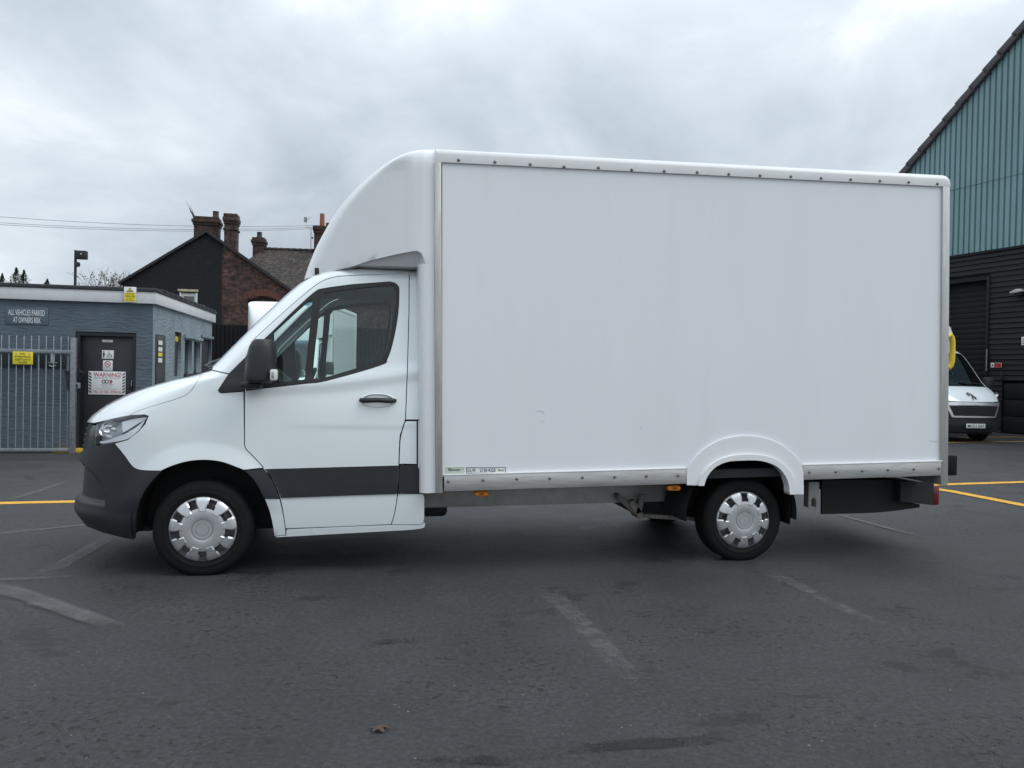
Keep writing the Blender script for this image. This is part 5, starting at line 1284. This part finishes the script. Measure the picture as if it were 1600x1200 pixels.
# ------------------------------------------------------------------ warehouse on the right
WH = Frame((15.77, 23.7, 0), math.atan2(-.935, .355))
wh = empty('warehouse', WH.o, WH.yaw, 'tall warehouse with teal ribbed gable above black boarded walls', 'building')
zT = WH.y(1600, 381.5, 0)[1]
ga = WH.y(1413, 271, 0); gb = WH.y(1600, 44, 0); sl_ = (gb[1]-ga[1])/(gb[0]-ga[0])
xL = ga[0]-(ga[1]-zT)/sl_; xR = 9.0; ridge = 3.2; zR = gb[1]+sl_*(ridge-gb[0])
def roof_z(x): return gb[1]+sl_*(x-gb[0]) if x < ridge else zR-sl_*(x-ridge)
m = MB(); x = xL; pts = []
while x < xR:
    for dx, dy in ((0, .0), (.125, .0), (.137, .055), (.188, .055)): pts.append((x+dx, dy))
    x += .2
lo_ = [(px_, py_, zT-.02) for px_, py_ in pts]; hi_ = [(px_, py_, max(zT, roof_z(px_)-.02)) for px_, py_ in pts]
m.loft([lo_, hi_], closed=False).build('teal_cladding', 'teal_cladding', wh, smooth=0)
part_box('cladding_wire', 'wire_black', wh, -6, 2, -.012, -.004, zT+2.2, zT+2.212)
# stepped verge tiles
L_ = math.hypot(1, sl_); st = .62; k = 0
d = Vector((1/L_, sl_/L_)); nn_ = Vector((-d.y, d.x))
while xL+k*st*d.x < ridge:
    a = Vector((xL, zT))+d*(k*st-.05); b = a+d*(st+.09)
    m = MB().prism([tuple(a-nn_*.10), tuple(b-nn_*.13), tuple(b+nn_*.09), tuple(a+nn_*.14)], -.14, .25); m.build('verge_tile', 'verge_tile', wh, bevel=.01); k += 1
for (x0, x1) in ((xL, ridge), (ridge, xR)):
    MB().prism([(x0, roof_z(x0)), (x1, roof_z(x1)), (x1, roof_z(x1)+.06), (x0, roof_z(x0)+.06)], .26, 14).build('roof_slope', 'roof_tiles', wh)
part_box('eaves_trim', 'black_board', wh, xL-.4, xR, -.05, .1, zT-.10, zT-.021)
# black boards, with the door opening left out
(ox0, oz), (ox1, _) = WH.y(1470, 440, 0), WH.y(1548.5, 433, 0)
ox0 -= .4
(px0, pz), _2 = WH.y(1566.5, 597, 0), 0
bp_ = .165; z = 0.02; rnd = random.Random(4)
while z < zT-.12:
    zz = min(z+bp_, zT-.11)
    segs = [(xL-.4, ox0), (ox1, px0), (px0, xR)] if z < oz else [(xL-.4, xR)]
    if z >= pz and z < oz: segs = [(xL-.4, ox0), (ox1, xR)]
    for s0, s1 in segs:
        if s0 == px0 and z < pz: continue
        t = rnd.uniform(-.004, .004)
        MB().prism([(.12, z), (-.035+t, z), (-.028+t, z+.012), (-.004+t, zz-.006), (.0, zz-.001), (.12, zz-.001)], s0, s1, 'x').build('board', 'black_board', wh)
    z += bp_
part_box('wall_backing', 'black_board', wh, xL-.3, ox0-.1, .12, .25, 0, zT-.1); part_box('wall_backing', 'black_board', wh, ox1+.1, xR, .122, .25, 0, zT-.1)
part_box('side_wall', 'black_board', wh, xL-.3, xL-.1, .26, 14, 0, zT-.03)
part_box('door_jamb', 'shutter_black', wh, ox1-.10, ox1-.002, -.06, .3, 0, oz-.002, .01); part_box('door_head', 'shutter_black', wh, ox0, ox1-.101, -.02, .3, oz-.12, oz-.002)
sh = part_box('roller_door', 'shutter_black', wh, ox0, ox1-.1, .30, .34, 0, oz-.1); z = .02
while z < oz-.3:
    MB().box(ox0+.01, ox1-.105, .26, .299, z, z+.17).build('door_panel', 'shutter_black', sh, bevel=.004); z += .176
z = .03
lowdoor = part_box('low_door', 'shutter_black', wh, px0+.02, xR, .05, .09, 0.02, pz-.02)
while z < pz-.3:
    MB().box(px0+.03, xR, .01, .0495, z, z+.50).build('door_panel', 'shutter_black', lowdoor, bevel=.012); z += .52
hx, hz = WH.y(1564, 587, -.05); part_box('door_latch', 'frame_dark', lowdoor, hx-.03, hx+.05, -.06, .0, hz-.16, hz+.12, .01)
MB().tube([(WH.y(1541, 580, -.1)[0], -.1, WH.y(1541, 580, -.1)[1]), (WH.y(1542, 546, -.1)[0], -.1, WH.y(1542, 546, -.1)[1])], .022, 8).build('conduit', 'galvanised', wh)
c_, cz_ = WH.y(1590, 454, -.15)
fl = empty('floodlight', WH.w(c_, -.06, cz_), WH.yaw, 'dark floodlight fixed to the black boards on the right', 'floodlight')
MB().prism([(-.22, -.03), (-.02, .05), (.14, .04), (.2, -.04), (.05, -.06), (-.2, -.08)], -.16, -.03).build('lamp_head', 'chassis_steel', fl, bevel=.01); MB().box(-.05, .12, -.05, .05, -.14, -.05).build('bracket', 'frame_dark', fl)
o, w, h, y = sign('fire_sign', 'small red and white notice on the black boards', WH, 1548.5, 567, 1565, 574.3, 'sign_white', -.04, .012)
MB().box(-w*.17, w*.48, y-.001, y, -h*.46, h*.46).build('red_field', 'ink_red', o); MB().box(-w*.36, -w*.26, y-.001, y, -h*.2, h*.2).build('symbol', 'ink_black', o)
o, w, h, y = sign('wall_notice', 'white notice cut by the right edge of the picture', WH, 1596.5, 526.5, 1612, 539, 'sign_white', -.04, .012)
for i in range(3): MB().box(-w*.38, w*.3, y-.001, y, h*(.2-.25*i), h*(.3-.25*i)).build('text_bar', 'ink_black', o)

# ------------------------------------------------------------------ parked van by the warehouse, nose to the camera
pc = on_ground(1516, 690, 0); pc = at_depth(1516, 620, 20.0)
K = Frame((pc.x-.0, pc.y+.92, 0), PI/2+R(8))
kv = empty('box_van', K.o, K.yaw, 'white box van parked by the black warehouse, seen from the front', 'van', 'white box vans in the yard')
ks = Shell(K, [(.22, -.84), (.45, -.93), (.66, -.94), (1.03, -.92), (1.10, -.88), (1.25, -.74), (1.40, -.52), (1.47, -.38), (1.50, -.33), (2.0, .10), (2.36, .42), (2.46, .58), (2.50, .8)],
    [(.22, .5), (1.0, .5), (1.4, .42), (1.5, .40), (2.5, .4)], [(.22, 2.8), (1.2, 2.8), (1.5, 3.), (2.5, 3.)],
    [(.22, .95), (.6, 1.0), (1.2, 1.0), (1.5, .96), (2.3, .84), (2.46, .76), (2.50, .66)])
def kpanel(name, pts, m, off=0, thick=.02, holes=(), grid=.08, parent=None):
    return link(name, panel_mesh(name, ks, dense(pts, .05), [dense(h, .05) for h in holes], m, off, thick, grid, both=True), parent or kv)
kw = lambda w, z: ks.KA*math.asin(min(1, (w/ks.W(z))**(ks.p(z)/2)))      # girth at half width w
def kline(w0, z0, w1, z1, n=6): return [(kw(w0+(w1-w0)*i/n, z0+(z1-z0)*i/n), z0+(z1-z0)*i/n) for i in range(n+1)]
QS = lambda s, z: ks.q_of(s, z)
kpanel('bonnet', [(0, 1.065), (kw(.80, 1.08), 1.08)]+kline(.80, 1.10, .90, 1.40)+[(kw(.84, 1.45), 1.45), (0, 1.46)], 'white_paint')
kpanel('front_bumper', [(0, .27), (kw(.93, .27), .27), (QS(-.40, .30), .30), (QS(-.38, .8), .80), (kw(.985, 1.06), 1.06), (kw(.82, 1.05), 1.05), (0, 1.05)], 'black_plastic', -.006)
ring = [(0, .655)]+[(kw(.60, .655), .655)]+kline(.62, .66, .78, 1.03)+[(kw(.70, 1.045), 1.045), (0, 1.045)]
gr_ = kpanel('grille_surround', [(0, .655), (kw(.60, .655), .655)]+kline(.63, .67, .79, 1.03)+[(kw(.74, 1.045), 1.045), (0, 1.045)], 'trim_silver', .018)
kpanel('grille', [(0, .70), (kw(.56, .70), .70)]+kline(.58, .71, .69, .96)+[(0, .975)], 'under_black', .024, parent=gr_)
for i in range(4):
    z = .735+i*.06; kpanel('grille_bar', [(0, z), (kw(.56, z), z), (kw(.56, z), z+.018), (0, z+.018)], 'black_plastic', .036, parent=gr_)
for mir in (False, True):
    hl = kline(.86, 1.12, .90, 1.42)+[(QS(-.18, 1.42), 1.42), (QS(-.30, 1.12), 1.14)]
    o = link('headlight', panel_mesh('headlight', ks, dense(hl, .05), [], 'lamp_dark', -.02, .0, .08, mirror=mir), kv)
    link('headlight_lens', panel_mesh('headlight_lens', ks, dense(hl, .05), [], 'lamp_glass', .006, .02, .08, mirror=mir), o)
    c = ks.P(kw(.945, 1.27), 1.27, -.01); s_ = -1 if mir else 1
    MB().lathe([(.001, 0), (.04, -.01), (.075, -.03)], (c.x, c.y*s_, c.z), 14, 'x').build('reflector', 'chrome', o)
    wp = [(QS(-.16, 1.43), 1.43), (kw(.905, 1.43), 1.43)]+[(kw(.89, 1.48), 1.48)]+[(kw(ks.W(z)*.93, z), z) for z in (1.55, 1.8, 2.0, 2.2, 2.36)]+[(kw(.74, 2.44), 2.44), (QS(1.6, 2.44), 2.44), (QS(1.6, 1.43), 1.43)]
    wh_ = [(QS(.25, 1.52), 1.52), (QS(1.2, 1.52), 1.52), (QS(1.2, 2.2), 2.2), (QS(.75, 2.2), 2.2)]
    link('cab_side', panel_mesh('cab_side', ks, dense(wp, .08), [dense(wh_, .08)], 'white_paint', 0, .03, .12, mirror=mir), kv)
    link('side_window', panel_mesh('side_window', ks, dense(inset(wh_, -.02), .08), [], 'window_glass', -.01, .0, .12, mirror=mir), kv)
    wg = [(QS(-.29, 1.12), 1.14), (QS(-.17, 1.42), 1.42), (QS(1.6, 1.42), 1.42), (QS(1.6, .4), .4), (QS(.47, .4), .4)]+[(QS(.47*math.cos(R(a)), .4+.47*math.sin(R(a))), .4+.47*math.sin(R(a))) for a in range(15, 166, 15)]+[(QS(-.46, .82), .82)]
    link('wing', panel_mesh('wing', ks, dense(wg, .08), [], 'white_paint', 0, .03, .12, mirror=mir), kv)
    zM = 1.56; o = MB().box(-.12, .10, -1.22*s_, -1.02*s_, zM-.12, zM+.16).build('door_mirror', 'black_plastic', kv, bevel=.04); MB().box(-.02, .06, -1.03*s_, -.90*s_, zM-.10, zM-.04).build('mirror_arm', 'black_plastic', o)
kpanel('windscreen', [(0, 1.49), (kw(.88, 1.49), 1.49)]+[(kw(ks.W(z)*.92, z), z) for z in (1.6, 1.8, 2.0, 2.2, 2.36)]+[(0, 2.40)], 'window_glass', -.004, 0)
kpanel('cowl', [(0, 1.455), (kw(.86, 1.445), 1.445), (kw(.88, 1.50), 1.50), (0, 1.50)], 'black_plastic', -.01)
kpanel('roof_front', [(0, 2.39), (kw(.76, 2.37), 2.37), (kw(.72, 2.46), 2.46), (QS(1.6, 2.485), 2.485), (0, 2.495)], 'white_paint')
part_box('cab_roof', 'white_paint', kv, .85, 1.7, -.66, .66, 2.45, 2.497); part_box('cab_interior', 'cab_dark', kv, .55, 1.55, -.80, .80, .5, 1.75)
part_box('underside', 'under_black', kv, -.70, .0, -.70, .70, .22, .9); part_box('rear_underside', 'under_black', kv, .0, 1.6, -.5, .5, .3, 1.0)
for y0, y1 in ((-.75, -.05), (.05, .75)):
    pts = [ks.P(kw(abs(t), z), z, .03) for t, z in ((y0, 1.50), ((y0+y1)/2, 1.53), (y1, 1.57))]
    MB().tube([(p_.x, t, p_.z) for p_, t in zip(pts, (y0, (y0+y1)/2, y1))], .014, 5).build('wiper', 'black_plastic', kv)
for sd in (1, -1): wheel(kv, 0, sd, .3); wheel(kv, WB, sd, .5)
pl = MB().box(-.985, -.965, -.27, .27, .385, .50).build('number_plate', 'plate_white', kv, bevel=.003)
lt = letters('MH23 EKF', .47, .078, 'ink_black', pl, -.9865, 0, .4425, .006); lt.rotation_euler = (0, 0, -PI/2)
# the maker's emblem on the bonnet nose
em = MB(); th_ = .02
def stroke(pts, r): em.tube([(ks.sN(1.23)-.012+.0*i, -a*1.0, 1.16+b) for i, (a, b) in enumerate(pts)], r, 6)
stroke([(-.10, .12), (-.05, .14), (.0, .11), (.04, .05), (.09, -.02)], .014); stroke([(-.10, .12), (-.09, .08), (-.04, .08)], .012); stroke([(.02, .06), (-.02, .0), (-.01, -.04)], .011); stroke([(.0, .11), (.06, .06), (.05, .0), (.10, .03)], .010)
em.v = [(v[0]+(v[2]-1.23)*.93-.02, v[1], v[2]) for v in em.v]
em.build('bonnet_emblem', 'ink_black', kv)
for ch in list(van.children):
    if ch.name.split('.')[0] in ('side_panel', 'arch_panel', 'roof_rail', 'lower_rail', 'corner_post', 'rear_post', 'box_roof', 'front_wall', 'box_floor', 'roller_shutter', 'luton_pod', 'corner_fairing', 'fairing_neck', 'chassis_rail', 'rear_header', 'rear_sill'): copy_tree(ch, kv, skip=('rivet',))

# ------------------------------------------------------------------ small things
mat('bag_green', (.055, .075, .06), .5, var=.4, vscale=9, bump=.5, bscale=25)
m = MB(); rb = random.Random(5); rings = []
for i in range(9):
    t = i/8; rr_ = .13*(math.sin(PI*min(.98, t*.85+.12)))**.6
    rings.append([(rr_*1.25*math.cos(2*PI*k/14)*rb.uniform(.8, 1.15), rr_*math.sin(2*PI*k/14)*rb.uniform(.8, 1.15), .19*t*rb.uniform(.93, 1.05)) for k in range(14)])
m.loft(rings, cap=True)
o = m.build('crumpled_bag', 'bag_green', None, smooth=25); o.location = V.w(.40, -.50, 1.375); o.rotation_euler = (0, 0, TH); tag(o, 'crumpled dark green bag on the dashboard of the foreground van', 'bag')
lp_ = on_ground(592, 1142); m = MB(); n = 22; ring = []
for i in range(n):
    a = 2*PI*i/n; r = .026*(1+.35*math.cos(5*a)+.15*math.sin(3*a)); ring.append((r*math.cos(a)*1.3, r*math.sin(a), .006+.012*abs(math.sin(2.5*a))))
m.add([(0, 0, .010)]+ring, [(0, 1+i, 1+(i+1) % n) for i in range(n)]); m.tube([(.02, 0, .008), (.05, -.01, .010), (.075, -.02, .006)], .002, 5)
o = m.build('fallen_leaf', 'leaf_brown', None); o.location = lp_; o.rotation_euler = (0, 0, .4); tag(o, 'curled brown leaf lying on the asphalt in the foreground', 'leaf')

m = MB(); rg_ = random.Random(21)
for i in range(80):
    px, py = rg_.uniform(0, 1600), 905+290*rg_.random()**.8; c = on_ground(px, py); a = rg_.uniform(.0025, .0065); t = rg_.uniform(0, PI)
    pts = [(a*math.cos(t+2*PI*k/5)*rg_.uniform(.7, 1.2)*1.2, a*math.sin(t+2*PI*k/5)*rg_.uniform(.7, 1.2)) for k in range(5)]
    m.add([(c.x+x, c.y+y, .0005) for x, y in pts]+[(c.x, c.y, a*.9)], [(k, (k+1) % 5, 5) for k in range(5)])
mat('grit_pale', (.13, .125, .12), .85, var=.5, vscale=2)
tag(m.build('grit', 'grit_pale', None, smooth=0), 'loose pale grit scattered over the asphalt', 'grit', kind='stuff')
